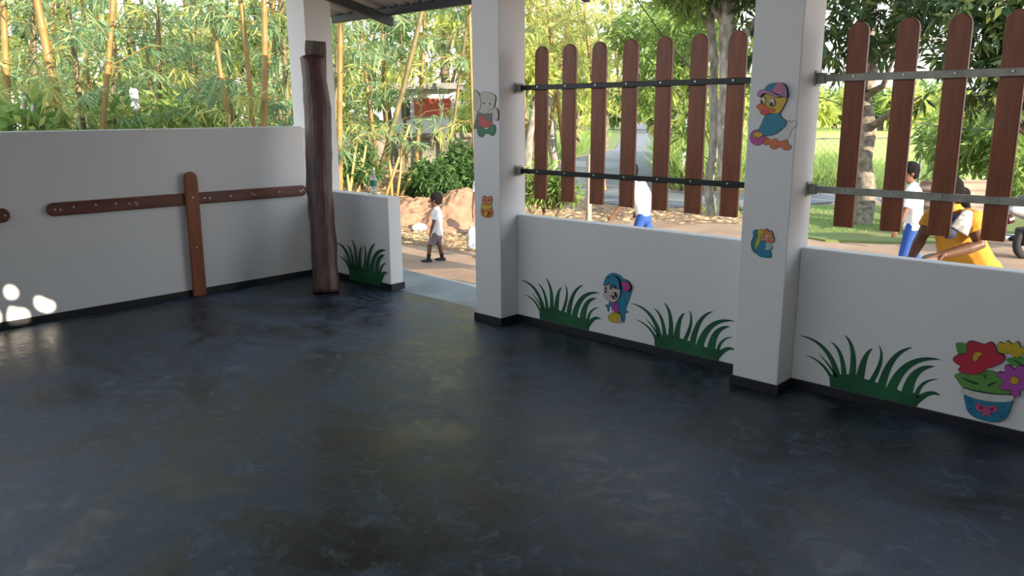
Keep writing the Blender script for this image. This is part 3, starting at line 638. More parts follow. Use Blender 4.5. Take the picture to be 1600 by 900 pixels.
for i in range(26):
    u = -60+i*33+rng0.uniform(-14, 14); D = rng0.uniform(12.8, 16.5)
    if 640 < u < 700: D += 1.5
    o = bam_px(u, 0, u+rng0.uniform(-30, 30), D, rng0.uniform(.03, .045), 200+i, ('olive' if i % 2 else 'golden')+' slim bamboo in the back thicket, '+THICK[i], M_CULMG if i % 2 else M_CULM, L_BAMY if i % 3 == 0 else L_BAM, dens=.35 if 590 < u < 710 else .85, Ltw=1.4, z_lo=2.3 if 590 < u < 710 else 1.35)
    o['group'] = 'slim stems in the bamboo thicket'
for i, (u, ut, D) in enumerate([(826, 815, 15), (880, 860, 16.5), (935, 915, 18), (790, 800, 14.5), (760, 770, 15.5), (855, 890, 19), (980, 960, 22)]):
    o = bam_px(u, 0, ut, D, .05, 300+i, 'feathery yellow bamboo behind '+['the first picket', 'the second picket', 'the third picket', 'the side face of the entry column', 'the front of the entry column', 'the gap after the first picket', 'the fourth picket'][i], M_CULM, L_BAMY, dens=1.25, Ltw=1.6, z_lo=2.2)
    o['group'] = 'yellow bamboo beyond the picket screen'
# dry cut canes standing on the bank
M_CANE = mat('dry_cane', (.58, .42, .16), .6, var=.35, scale=4)
for i, (u0, v0, u1, v1, D) in enumerate([(598, 300, 640, 195, 12.6), (588, 302, 560, 238, 12.4), (548, 290, 572, 228, 11.8), (535, 262, 556, 228, 11.6), (600, 250, 552, 240, 12.2), (612, 304, 606, 226, 12.9), (620, 306, 628, 236, 13), (626, 302, 655, 250, 13.1), (545, 300, 543, 272, 11.5), (580, 300, 584, 262, 12.1)]):
    a, c = at(u0, v0, D), at(u1, v1, D); a[2] = min(a[2], ground_z(a[0], a[1])+.02)
    o = B().tube([a, (a+c)/2+[0, .02, .02], c], [.03, .024, .015], n=7).build('dry_cane', M_CANE, origin=tuple(a), smooth=True)
    tag(o, ['long dry cane slanting right above the short wall end', 'dry cane slanting left just right of the bottle', 'dry cane slanting right, left of the bottle', 'upper thin dry cane beside the golden bamboo stem', 'dry cane lying almost level above the bottle', 'upright dry cane stump right of the bottle', 'slightly right-leaning dry cane stump above the short wall end', 'dry cane slanting right in front of the boundary wall', 'short upright dry cane stump left of the bottle', 'short dry cane stump right behind the bottle'][i], 'cane', 'dry canes on the bank')

# ------------------------------------------------------------------ trees and shrubs
def tree(name, label, base, top, r0, r1, blobs, mbark, mleaf, n, Ll, seed, cat='tree', group=None, limbs=True, drp=.8):
    """trunk plus boughs to the leaf blobs: (centre, half sizes) in world coordinates"""
    rng = np.random.default_rng(seed); base = np.array(base, float); top = np.array(top, float); root = empty(name, base)
    t = B(); ax = top-base; k = 9; wob = rng.normal(0, .03, (k, 3)); wob[0] = 0
    pts = [ax*i/(k-1)+wob[i]*[1, 1, 0] for i in range(k)]
    t.tube([pts[0]-[0, 0, .05]]+pts, [r0*1.25]+[r0+(r1-r0)*i/(k-1) for i in range(k)], n=12).build('trunk', mbark, root, smooth=True)
    lb = B(); bs, ds = [], []
    vol = np.array([np.prod(h) for _, h in blobs]); vol = vol/vol.sum()
    for (c, h), vv in zip(blobs, vol):
        c = np.array(c, float)-base; h = np.array(h, float)
        if limbs:
            s = pts[min(k-1, max(3, int((c[2]-h[2])/max(ax[2], .1)*(k-1))))]
            lb.tube([s, (s+c)/2+rng.normal(0, .1, 3), c], [r1*.7, r1*.45, .012], n=6)
        nc = max(4, int(n*vv/11)); q = unit(rng.normal(size=(nc, 3)))*(rng.random((nc, 1))**.45)*h+c
        m_ = 11; dd = unit(rng.normal(0, .8, (nc, m_, 3))+unit(q-c)[:, None]*.5+np.array([0, 0, -.35])); bb_ = np.repeat(q[:, None], m_, 1)+dd*.04
        bs.append(bb_.reshape(-1, 3)); ds.append(dd.reshape(-1, 3))
    if limbs and lb.v: lb.build('boughs', mbark, root, smooth=True).__setitem__('kind', 'stuff')
    bs, ds = np.concatenate(bs), np.concatenate(ds); k = len(bs); L = Ll*rng.uniform(.65, 1.25, k)
    quads_object('foliage', leaf_quads(bs, ds, L, L*rng.uniform(.2, .32, k), rng.uniform(.1, drp, k)[:, None], rng), mleaf, root)
    tag(root, label, cat, group); return root
def blob(u, v, D, ru, rv, rd=None):
    s = D/FPX; return (at(u, v, D), (ru*s, (rd or ru)*s, rv*s))
def trunk_px(u0, v0, u1, D): b_ = at(u0, v0, D); b_[2] = ground_z(b_[0], b_[1]); return b_, at(u1, -60, D)
# lichen tree beyond the right bay with its dark crown
b0, t0 = trunk_px(1347, 350, 1362, 12.4)
tree('mango_tree', 'lichen-spotted grey tree with dark leaves behind the right picket screen', b0, t0, .16, .10, [blob(1330, 40, 11.5, 75, 60), blob(1420, 0, 11.2, 80, 55), blob(1300, 90, 11.8, 30, 40), blob(1400, 80, 11, 45, 35), blob(1350, -60, 12, 140, 50), blob(1440, 150, 10.6, 26, 30)], M_LICH, L_MANGO, 5200, .19, 21)
b0, t0 = trunk_px(1640, 330, 1615, 11)
tree('mango_tree', 'leafy dark tree whose boughs fill the top right corner', b0, t0, .2, .14, [blob(1560, 20, 9.6, 80, 60), blob(1500, 80, 9.8, 50, 45), blob(1580, 120, 9.4, 50, 60), blob(1520, 150, 10.2, 40, 30), blob(1630, 60, 9.4, 70, 100), blob(1470, 5, 10.4, 60, 40), blob(1600, -70, 10, 130, 50)], M_BARKD, L_MANGO, 6200, .2, 22)
b0, t0 = trunk_px(1600, 325, 1590, 14)
tree('roadside_bush', 'mid green bushy sapling behind the corrugated sheet', b0, at(1585, 180, 14), .05, .03, [blob(1560, 215, 13, 55, 45), blob(1500, 230, 13.5, 42, 42), blob(1590, 270, 12.5, 50, 45), blob(1455, 205, 15, 22, 45), blob(1475, 250, 14.5, 26, 40)], M_BARKD, L_MID, 4200, .2, 23, cat='shrub')
# pale pair of trunks beyond the first screen
b0, t0 = trunk_px(1136, 342, 1140, 13.2)
tree('pale_tree', 'thick pale-barked tree trunk behind the last picket of the first screen', b0, t0, .17, .13, [blob(1140, -40, 13, 110, 45), blob(1210, 0, 13, 60, 45), blob(1165, 70, 12.8, 25, 50)], M_BARK, L_MANGO, 2600, .2, 24)
b0, t0 = trunk_px(1112, 338, 1112, 13.6)
tree('pale_tree', 'slimmer grey trunk just left of the thick pale one', b0, t0, .085, .065, [blob(1080, -30, 13.6, 70, 50), blob(1090, 60, 14.5, 30, 40)], M_BARK, L_MID, 1800, .2, 25)
b0, t0 = trunk_px(866, 250, 858, 24)
tree('grey_tree', 'slender grey trunk between the first two pickets', b0, at(856, 120, 24), .15, .1, [blob(860, 60, 24, 60, 50), blob(900, 110, 25, 45, 40)], M_BARK, L_LIGHT, 1800, .3, 26)
b0, t0 = trunk_px(822, 305, 838, 14)
tree('leaning_tree', 'pale leaning trunk right beside the entry column', b0, at(836, 150, 14), .09, .06, [blob(835, 110, 14, 30, 40), blob(828, 280, 13, 16, 30)], M_BARK, L_LIGHT, 900, .18, 27)
b0, t0 = trunk_px(1086, 300, 1080, 17)
tree('brown_tree', 'brown trunk with a dark hanging crown over the road', b0, at(1078, 60, 17), .14, .1, [blob(1030, 120, 17, 45, 45), blob(1000, 140, 18, 40, 30), blob(1070, 50, 17, 60, 60), blob(1010, 60, 19, 60, 45), blob(1085, 190, 16.5, 30, 60)], M_BARKD, L_MID, 4200, .24, 28)
# shrubs by the yard
def shrub(label, u, v, D, ru, rv, n, seed, m=L_SHRUB, Ll=.13):
    c, h = blob(u, v, D, ru, rv); h = np.array(h); base = np.array([c[0], c[1], ground_z(c[0], c[1])]); tree('shrub', label, base, (c[0], c[1], c[2]), .03, .015, [(c, h), (c+[-.25, -.1, -h[2]*.4], h*.6), (c+[.25, .1, -h[2]*.4], h*.6)], M_BARKD, m, n, Ll, seed, cat='shrub', drp=.5)
shrub('glossy green shrub behind the small boy', 672, 276, 13.2, 34, 28, 2600, 41)
shrub('tall leafy shrub left of the entry column', 716, 262, 13.6, 32, 42, 2600, 42)
shrub('low dark shrub behind the water bottle', 560, 252, 12.6, 26, 24, 1400, 43)
shrub('dark green shrub on the bank above the bottle', 545, 262, 11.8, 16, 18, 800, 44)
shrub('light shrub at the foot of the first picket', 848, 285, 12.6, 24, 34, 900, 45, L_MID, .16)
shrub('small light green shrub under the second picket', 872, 290, 12.4, 12, 26, 500, 46, L_MID, .16)
shrub('broad-leaved bush under the bamboo at the left edge', 45, 185, 10.2, 42, 26, 150, 47, L_MID, .34)
shrub('dark bush above the wall left of the white post', 180, 190, 11.2, 40, 26, 260, 48, L_MID, .24)
shrub('dark bush above the wall right of the white post', 285, 175, 12, 55, 34, 420, 49, L_MID, .22)
# hedge closing the view under the bamboo crowns
for i, (u, lab) in enumerate([(-10, 'pale hedge bush behind bamboo at the left picture edge'), (85, 'pale hedge bush behind the thickest bamboo stem'), (175, 'pale hedge bush left of the white concrete post'), (262, 'pale hedge bush right of the white concrete post'), (340, 'pale hedge bush left of the slim golden pair'), (425, 'pale hedge bush left of the corner column'), (505, 'pale hedge bush behind the log'), (762, 'pale hedge bush right of the white house')]):
    shrub(lab, u, 178, 18.2, 62, 42, 900, 60+i, L_LIGHT if i % 2 else L_MID, .26)
# backdrop of trees all round
rb = np.random.default_rng(77)
back = [(-60, 21), (40, 23), (130, 20), (230, 24), (320, 21), (420, 23), (520, 21), (610, 25), (700, 22), (770, 24), (830, 30), (900, 34), (945, 40), (1050, 27), (1110, 22), (1180, 24)]
BELT = ['beyond the left picture edge', 'behind the broad-leaved bush', 'behind the mottled bamboo stem', 'behind the white concrete post', 'above the upright board', 'left of the corner column', 'behind the log', 'left of the white house', 'behind the white house roof', 'behind the entry column',
        'behind the first picket', 'behind the second and third pickets', 'left of the far end of the road', 'right of the road behind the fifth picket', 'behind the pale pair of trunks', 'behind the middle column']
for i, (u, D) in enumerate(back):
    b_ = near_ground(u, D); k = FPX/D; yellow_ = i % 2 == 0 or 780 < u < 960
    bl = [blob(u+rb.uniform(-40, 40), rb.uniform(0, 165), D+rb.uniform(-1, 1), rb.uniform(55, 85), rb.uniform(45, 70)) for _ in range(4)]+[blob(u, -80, D, 90, 60)]
    tree('backdrop_tree', ('light' if yellow_ else 'mid')+' green tree of the back belt, '+BELT[i], b_, (b_[0], b_[1], 5.5), .16, .1, bl, M_BARKD, (L_LIGHT if yellow_ else L_MID), 2600, .34, 400+i, group='green belt trees')
for i in range(27):
    u = 764+i*36; D = 75+rb.uniform(-8, 8); b_ = on_z(u, 200, GZ); b_ = at(u, 190, D); b_[2] = GZ
    tree('far_tree', 'far tree in the row across the bright field', b_, (b_[0], b_[1], 3), .3, .2, [blob(u, 160+rb.uniform(-12, 6), D, 30, 24), blob(u+14, 172, D, 24, 16)], M_BARKD, L_MID if i % 2 else L_LIGHT, 700, 1.0, 500+i, group='trees across the field')

# ------------------------------------------------------------------ heap, wall, house, posts, fence, sheet, cables
def heap(name, u, v, D, w_, h_, label):
    c = at(u, v, D); c[2] = ground_z(c[0], c[1]); rng = np.random.default_rng(9); n, mr = 26, 9; V = [(0, 0, h_)]; ph = rng.uniform(0, 6, 6)
    for j in range(1, mr+1):
        for k in range(n):
            a = 2*math.pi*k/n; t = j/mr; R_ = w_*t*(1+.14*math.sin(2*a+ph[0])+.08*math.sin(5*a+ph[1])); z = h_*(math.cos(t*math.pi)*.5+.5)*(1+.16*math.sin(3*a+ph[2])*t)+rng.normal(0, .02)*(t < .95)
            V.append((R_*math.cos(a), R_*math.sin(a), z if j < mr else -.12))
    F = [(0, 1+k, 1+(k+1) % n) for k in range(n)]+[(1+(j-1)*n+k, 1+j*n+k, 1+j*n+(k+1) % n, 1+(j-1)*n+(k+1) % n) for j in range(1, mr) for k in range(n)]
    o = B().add(V, F).build(name, M_HEAP, smooth=True); o.location = c; tag(o, label, 'soil heap')
    s_ = o.modifiers.new('sub', 'SUBSURF'); s_.levels = s_.render_levels = 2; t_ = bpy.data.textures.new('clods', 'CLOUDS'); t_.noise_scale = .09; d_ = o.modifiers.new('clods', 'DISPLACE'); d_.texture = t_; d_.strength = .11; d_.mid_level = .5
heap('soil_heap', 722, 347, 12.4, 1.0, .55, 'heap of red soil behind the small boy beside the entry column')
heap('soil_heap', 650, 335, 12.6, .9, .20, 'lower brown soil heap left of the small boy')
M_SACK = mat('white_sack', (.75, .74, .70), .8, var=.2, scale=9, bump=.5)
c = at(655, 348, 11.6); c[2] = ground_z(c[0], c[1])
o = B().ellipsoid((0, 0, .06), (.13, .07, .07), nu=14, nv=8).build('white_sack', M_SACK, smooth=True); o.location = c; o.rotation_euler[2] = YAW
t = bpy.data.textures.new('sack_folds', 'CLOUDS'); t.noise_scale = .08; dm = o.modifiers.new('folds', 'DISPLACE'); dm.texture = t; dm.strength = .06
tag(o, 'crumpled white sack lying left of the small boy', 'sack')

M_CONC = mat('mossy_old_concrete', (.34, .30, .25), .9, col2=(.13, .115, .09), scale=1.7, bump=.4, bscale=9)
def along(u0, u1, D, z0, z1, th):
    a, c = at(u0, 250, D), at(u1, 250, D); d = (c-a)*[1, 1, 0]; L = np.linalg.norm(d); d /= L; nrm = np.array([-d[1], d[0], 0])
    V = [np.array([*(p+nrm*s)[:2], z]) for z in (z0, z1) for p, s in ((a, 0), (c, 0), (c, th), (a, th))]
    return B().add(V, [(3, 2, 1, 0), (4, 5, 6, 7), (0, 1, 5, 4), (1, 2, 6, 5), (2, 3, 7, 6), (3, 0, 4, 7)])
bw = empty('boundary_wall', tuple(at(640, 250, 16.6)*[1, 1, 0]))
o = along(505, 775, 16.6, -.2, 1.12, .2).build('masonry', M_CONC, bw); o.location = -bw.location
o = along(500, 780, 16.55, 1.12, 1.22, .3).build('coping', M_CONC, bw); o.location = -bw.location
tag(bw, 'old mossy boundary wall behind the yard', 'wall')
M_HW = mat('white_house_wall', (.74, .74, .72), .7, var=.15, scale=1); M_HR = mat('red_shutter', (.50, .10, .05), .6, var=.2, scale=3); M_TILE = mat('grey_roof_tile', (.30, .28, .27), .8, var=.3, scale=3); M_GLS = mat('dark_glass', (.05, .06, .07), .1)
hs = empty('house', tuple(at(660, 200, 19.5)*[1, 1, 0]))
for nm, (u0, u1, D, z0, z1, th), m_ in (('wall', (622, 712, 19.5, 0, 2.2, 2.2), M_HW), ('roof', (614, 720, 19.2, 2.2, 2.34, 2.8), M_TILE), ('shutter', (650, 688, 19.45, 1.56, 1.98, .06), M_HR), ('shutter', (694, 706, 19.45, 1.56, 1.98, .06), M_HR), ('window', (630, 643, 19.45, 1.5, 1.95, .06), M_GLS)):
    o = along(u0, u1, D, z0, z1, th).build(nm, m_, hs); o.location = -hs.location
tag(hs, 'white house with red shutters behind the bamboo above the entry', 'house')
M_POST = mat('pale_concrete_post', (.58, .58, .57), .8, var=.2, scale=4)
def post(name, u, v, D, z1, wd, label, m_=M_POST, lean=0):
    c = at(u, v, D); g = ground_z(c[0], c[1]); o = B().tube([(0, 0, -.05), (lean*.5, 0, (z1-g)*.5), (lean, 0, z1-g-.03), (lean, 0, z1-g)], [wd, wd, wd, wd*.7], n=4).build(name, m_, bevel=.008); o.location = (c[0], c[1], g); o.rotation_euler[2] = .4; return tag(o, label, 'post')
post('concrete_post', 215, 200, 12, 2.02, .085, 'white concrete post standing among the bamboo above the left wall')
post('concrete_post', 130, 190, 14, 2.0, .09, 'pale concrete post behind the mottled bamboo stem')
post('concrete_post', 60, 190, 15, 2.1, .13, 'pale concrete post behind the broad-leaved bush')
post('concrete_post', 30, 190, 15.5, 2.1, .16, 'broad whitish concrete post near the left edge behind bamboo')
post('fence_post', 920, 320, 11.8, 1.02, .05, 'thin weathered pale post by the roadside between the second and third pickets', mat('weathered_post', (.40, .34, .27), .9, var=.3, scale=5))
M_DARK = mat('dark_pole', (.06, .06, .065), .6); M_WHT = mat('white_band', (.8, .8, .8), .6)
c = at(1068, 300, 18); rp = empty('road_marker', (c[0], c[1], GZ)); a = at(1066, 270, 18)-rp.location; e = at(1074, 178, 18)-rp.location
B().tube([[a[0], a[1], 0], a, e], [.035, .035, .03], n=8).build('pole', M_DARK, rp, smooth=True)
for t0_, t1_ in ((.05, .35), (.55, .95)): B().tube([a+(e-a)*t0_, a+(e-a)*t1_], .042, n=8).build('white_band', M_WHT, rp, smooth=True)
tag(rp, 'dark slanting road marker pole with white bands left of the slim trunk', 'pole')
# wire fence along the field
M_WIRE = mat('dull_fence_wire', (.16, .17, .15), .6, metal=.3)
wf = empty('wire_fence', tuple(at(1400, 300, 17.2)*[1, 1, 0]+[0, 0, GZ])); O = np.array(wf.location)
A, C = at(1230, 300, 16.5)-O, at(1720, 300, 17.5)-O; A[2] = C[2] = 0; d = C-A; L = np.linalg.norm(d); d = d/L; zt = 1.22
B().tube([A+[0, 0, zt], C+[0, 0, zt]], .014, n=5).build('top_wire', M_WIRE, wf)
wires = B(); sp = .16
for s in np.arange(-zt, L, sp):
    for sg in (1, -1):
        p0, p1 = (s, s+zt) if sg == 1 else (s+zt, s); q0, q1 = min(max(p0, 0), L), min(max(p1, 0), L)
        if abs(q0-q1) < .05: continue
        h0, h1 = abs(q0-p0), zt-abs(q1-p1); wires.tube([A+d*q0+[0, 0, h0], A+d*q1+[0, 0, h1]], .0035, n=3, caps=False)
o = wires.build('wire_mesh', M_WIRE, wf); o['kind'] = 'stuff'
for s in np.linspace(0, L, 6): B().tube([A+d*s+[0, 0, -.05], A+d*s+[0, 0, zt+.05]], .03, n=6).build('post', M_WIRE, wf)
tag(wf, 'low wire mesh fence along the bright field', 'fence')
# rusty corrugated sheet standing on its side
M_RUST = mat('rusty_sheet', (.36, .26, .20), .7, col2=(.24, .20, .18), scale=5, metal=.2)
A, C = at(1434, 330, 11.2), at(1542, 330, 11.2); cs = np.array([*((A+C)/2)[:2], GZ]); v = []; f = []; nz = 34; z1 = at(1490, 281, 11.2)[2]-GZ; nrm = np.array([FH[0], FH[1], 0])
for i in range(nz+1):
    z = z1*i/nz; off = nrm*.022*math.sin(i*2*math.pi/5)
    for p in (A, C): q = p-cs+off; v.append((q[0], q[1], z))
f = [(2*i, 2*i+1, 2*i+3, 2*i+2) for i in range(nz)]
o = B().add(v, f).build('corrugated_sheet', M_RUST, smooth=True); o.location = cs; s = o.modifiers.new('thick', 'SOLIDIFY'); s.thickness = .004
tag(o, 'rusty corrugated sheet standing upright behind the woman in yellow', 'metal sheet')
# overhead cables
def cable(label, pts, r=.012):
    P = [at(*p) for p in pts]; Q = []
    for a, c in zip(P[:-1], P[1:]): Q += [a+(c-a)*t for t in (0, .5)]
    o = B().tube(Q+[P[-1]], r, n=5).build('cable', M_DARK, origin=tuple(P[0]), smooth=True); tag(o, label, 'cable')
cable('dark cable slanting down behind the first picket screen', [(975, -30, 14), (1010, 20, 14), (1045, 70, 14), (1078, 105, 14), (1112, 122, 13.55)])
cable('thin dark cable sagging across the field view', [(1240, 140, 13), (1300, 158, 13), (1347, 176, 12.5), (1400, 186, 13), (1480, 200, 13), (1620, 205, 11.3)], .008)

# ================================================================== PEOPLE
M_SKIN = mat('brown_skin', (.20, .095, .055), .5, var=.1, scale=12); M_SKIN2 = mat('dark_brown_skin', (.14, .066, .040), .5, var=.1, scale=12)
M_HAIR = mat('black_hair', (.012, .010, .010), .85, var=.4, scale=60, spec=.15, bump=.8, bscale=70); M_SHIRT = mat('white_cotton', (.80, .81, .83), .85, var=.06, scale=8, bump=.3, bscale=22)
M_SHORT = mat('grey_mauve_shorts', (.21, .17, .19), .85, var=.2, scale=14); M_BLUE = mat('school_blue_cloth', (.022, .085, .36), .8, var=.2, scale=9, bump=.3, bscale=20)
M_SOCK = mat('black_sock', (.018, .017, .02), .9); M_SHOE = mat('dark_shoe', (.035, .030, .038), .5); M_SOLE = mat('grey_sole', (.34, .31, .30), .7)
M_EYEW = mat('eye_white', (.7, .7, .68), .3); M_EYEB = mat('eye_dark', (.01, .008, .006), .2); M_LIP = mat('lip', (.20, .06, .05), .5)
M_YEL = mat('mustard_yellow_cloth', (.66, .32, .03), .8, var=.2, scale=6, bump=.35, bscale=16); M_GREYC = mat('grey_printed_shawl', (.66, .66, .66), .8, col2=(.24, .25, .30), scale=34)
M_NAVY = mat('navy_cloth', (.03, .045, .10), .8); M_PACK = mat('pale_grey_backpack', (.62, .64, .66), .8, var=.2, scale=9)
M_SKIRT = mat('red_patterned_skirt', (.40, .06, .06), .8, col2=(.60, .45, .30), scale=22)
def N(a): a = np.array(a, float); return a/(np.linalg.norm(a)+1e-9)
def remeshed(b_, name, m_, parent, vox, O, it=4):
    o = b_.build(name, m_, parent, smooth=True, origin=None)
    o.location = -Vector(O)
    r = o.modifiers.new('skin', 'REMESH'); r.mode = 'VOXEL'; r.voxel_size = vox; r.use_smooth_shade = True
    if it: s = o.modifiers.new('smooth', 'SMOOTH'); s.iterations = it; s.factor = .5
    return o
def hand(b_, w_, d, palm_n, k, curl=.5, thumb=1):
    """palm from wrist w_ along d, five fingers of their own length, thumb from the side of the palm"""
    d = N(d); n = N(np.array(palm_n)-d*(np.array(palm_n)@d)); s = np.cross(d, n)
    pl = .075*k; pw = .034*k
    b_.tube([w_-d*.01*k, w_+d*pl*.5, w_+d*pl], [(pw*.7, .014*k), (pw, .014*k), (pw*.95, .011*k)], n=10, ref=s)
    for i, L in enumerate((.060, .068, .064, .050)):
        r = w_+d*pl*.92+s*pw*(.75-.5*i); a = d; p = [r-d*.01*k]; 
        for j in range(3):
            a = N(a+n*curl*.45); p.append(p[-1]+a*L*k/2.6)
        b_.tube(p, [.0085*k, .008*k, .0075*k, .006*k], n=7, round_ends=True)
    r = w_+d*pl*.25+s*pw*thumb*.9; a = N(d*.7+s*thumb*.7+n*.3); b_.tube([r, r+a*.028*k, r+a*.028*k+N(a+n*.4+d*.3)*.026*k], [.0105*k, .0095*k, .007*k], n=7, round_ends=True)
def head(root, O, c, face, up, k, m_skin, hairstyle='short', body=None):
    """k: head height; eyes at half height, nose, mouth, ears, hair"""
    f = N(face); u = N(np.array(up)-f*(np.array(up)@f)); s = np.cross(f, u); A = [s, f, u]; c = np.array(c)
    b_ = body
    b_.ellipsoid(c+u*k*.08+f*-.02*k, (k*.36, k*.42, k*.42), A); b_.ellipsoid(c-u*k*.16+f*k*.10, (k*.28, k*.28, k*.33), A)
    b_.ellipsoid(c-u*k*.40+f*k*.22, (k*.13, k*.11, k*.09), A)
    b_.tube([c+f*k*.36+u*k*.04, c+f*k*.44-u*k*.08, c+f*k*.47-u*k*.13], [k*.035, k*.05, k*.06], n=7, round_ends=True)
    for g in (-1, 1): b_.ellipsoid(c+s*g*k*.355-u*k*.03-f*k*.03, (k*.035, k*.075, k*.115), A, nu=10, nv=6)
    for g in (-1, 1):
        e = B().ellipsoid(c+f*k*.335+s*g*k*.145+u*k*.02, (k*.065, k*.05, k*.04), A, nu=10, nv=6).build('eye', M_EYEW, root, smooth=True); e.location = -Vector(O)
        p = B().ellipsoid(c+f*k*.368+s*g*k*.145+u*k*.02, (k*.032, k*.028, k*.034), A, nu=8, nv=6).build('iris', M_EYEB, e, smooth=True)
        bw_ = B().tube([c+f*k*.36+s*g*k*.06+u*k*.12, c+f*k*.36+s*g*k*.15+u*k*.145, c+f*k*.31+s*g*k*.23+u*k*.12], [k*.012, k*.018, k*.01], n=5).build('eyebrow', M_HAIR, root); bw_.location = -Vector(O)
    mo = B().tube([c+f*k*.33-s*k*.11-u*k*.255, c+f*k*.385-u*k*.265, c+f*k*.33+s*k*.11-u*k*.255], [(k*.008, k*.008), (k*.03, k*.03), (k*.008, k*.008)], n=6).build('mouth', M_LIP, root); mo.location = -Vector(O)
    h = B(); h.ellipsoid(c+u*k*.13-f*k*.075, (k*.405, k*.43, k*.435), A, nu=20, nv=14)
    if hairstyle == 'short': h.ellipsoid(c-u*k*.10-f*k*.20, (k*.33, k*.24, k*.26), A)
    if hairstyle == 'bun':
        h.ellipsoid(c-u*k*.05-f*k*.22, (k*.37, k*.28, k*.36), A); h.ellipsoid(c-u*k*.18-f*k*.50, (k*.2, k*.2, k*.2), A)
        h.tube([c-u*k*.25-f*k*.5, c-u*k*.75-f*k*.5, c-u*k*1.25-f*k*.42, c-u*k*1.7-f*k*.38], [k*.16, k*.13, k*.11, k*.05], n=8, round_ends=True)
    remeshed(h, 'hair', M_HAIR, root, k*.045, O, 3)
def person(label, O, J, k, face, m_skin=M_SKIN, cloth=None, hairstyle='short', palm=(0, 0, 0), shirt_m=None, legs_m=None, leg_len='shorts', socks=True, sleeve=.45, headk=None, group=None, hands=None, vox=.006, chest=.145, hem=0.0):
    """J: joints in world space; k: scale against a 1.7 m adult"""
    root = empty('person', tuple(O)); J = {a: np.array(v, float) for a, v in J.items()}; body = B()
    hipc = (J['hl']+J['hr'])/2; shc = (J['sl']+J['sr'])/2; side = N(J['sr']-J['sl']); up = N(shc-hipc)
    hw = np.linalg.norm(J['hr']-J['hl'])/2; sw = np.linalg.norm(J['sr']-J['sl'])/2
    def torso(b_, e):
        hipw = hw+.075*k+e; sh = sw-.01*k+e
        b_.tube([hipc-up*.07*k, hipc, hipc*.65+shc*.35, hipc*.3+shc*.7, shc-up*.02*k, shc+up*.045*k], [(hipw*.8, .095*k+e), (hipw, .115*k+e), (hipw*.84, .10*k+e), (sh*.92, .115*k+e), (sh, .095*k+e), (sh*.5, .06*k+e)], n=16, ref=side, round_ends=True)
    torso(body, 0)
    body.tube([shc, (shc+J['h'])/2, J['h']], [.058*k, .050*k, .050*k], n=10)
    for g in 'lr':
        s_, e_, w_ = J['s'+g], J['e'+g], J['w'+g]
        body.tube([shc*.25+s_*.75, s_, (s_+e_)/2, e_, e_*.7+w_*.3, w_], [.055*k, .056*k, .047*k, .038*k, .041*k, .026*k], n=10, round_ends=True)
        hd = hands[g] if hands else dict(d=N(w_-e_), n=np.cross(side, up))
        hand(body, w_, hd.get('d', N(w_-e_)), hd.get('n'), k*1.08, hd.get('curl', .5), hd.get('thumb', 1))
        h_, n_, a_ = J['h'+g], J['k'+g], J['a'+g]
        body.tube([h_, h_*.6+n_*.4, n_, n_*.7+a_*.3, n_*.4+a_*.6, a_], [.085*k, .078*k, .056*k, .056*k, .046*k, .034*k], n=12, round_ends=True)
        body.tube([a_-up*0, a_+J['t'+g]*.02*k-np.array([0, 0, .03*k]), a_+J['t'+g]*.13*k-np.array([0, 0, .045*k])], [.034*k, .036*k, .028*k], n=10, round_ends=True)
    hk = headk or .225*k
    head(root, O, J['h'], face, J.get('hup', (0, 0, 1)), hk, m_skin, hairstyle, body)
    remeshed(body, 'body', m_skin, root, vox, O, 3)
    sh_ = B(); torso(sh_, .016*k)
    if hem: sh_.tube([hipc+up*.05*k, hipc-up*hem*k], [(hw+.095*k, .135*k), (hw+.115*k, .15*k)], n=16, ref=side)
    for g in 'lr':
        s_, e_ = J['s'+g], J['e'+g]; q = s_+(e_-s_)*sleeve*2 if sleeve <= .5 else e_
        sh_.tube([shc*.3+s_*.7, s_, q], [.066*k, .070*k, .066*k], n=12)
    remeshed(sh_, 'shirt', shirt_m or M_SHIRT, root, vox*1.2, O, 3)
    pt = B(); pt.tube([hipc+up*.06*k, hipc-up*.06*k], [(hw+.083*k, .118*k), (hw+.09*k, .125*k)], n=16, ref=side, round_ends=True)
    for g in 'lr':
        h_, n_, a_ = J['h'+g], J['k'+g], J['a'+g]
        if leg_len == 'shorts': pt.tube([h_, h_*.45+n_*.55, h_*.12+n_*.88], [.100*k, .097*k, .098*k], n=14)
        else: pt.tube([h_, h_*.5+n_*.5, n_, n_*.4+a_*.6, a_+[0, 0, .03*k]], [.100*k, .092*k, .075*k, .066*k, .062*k], n=14)
    remeshed(pt, 'shorts' if leg_len == 'shorts' else 'trousers', legs_m or M_SHORT, root, vox*1.2, O, 2)
    for g in 'lr':
        n_, a_, t_ = J['k'+g], J['a'+g], N(J['t'+g])
        if socks: o = B().tube([n_*.38+a_*.62, n_*.15+a_*.85, a_-[0, 0, .02*k]], [.054*k, .047*k, .043*k], n=12).build('sock', M_SOCK, root, smooth=True); o.location = -Vector(O)
        sd = N(np.cross(t_, (0, 0, 1))); gz_ = a_[2]-.085*k
        sb = B(); P0 = a_*[1, 1, 0]+[0, 0, gz_+.045*k]
        sb.tube([P0-t_*.055*k, P0, P0+t_*.08*k, P0+t_*.16*k], [(.038*k, .045*k), (.044*k, .055*k), (.050*k, .040*k), (.036*k, .026*k)], n=12, ref=sd, round_ends=True)
        so = remeshed(sb, 'shoe', M_SHOE, root, vox, O, 1)
        q = B().tube([P0-t_*.085*k-[0, 0, .040*k], P0-[0, 0, .040*k], P0+t_*.10*k-[0, 0, .040*k], P0+t_*.19*k-[0, 0, .040*k]], [(.034*k, .011*k), (.046*k, .011*k), (.052*k, .011*k), (.026*k, .011*k)], n=10, ref=sd).build('sole', M_SOLE, so, smooth=True)
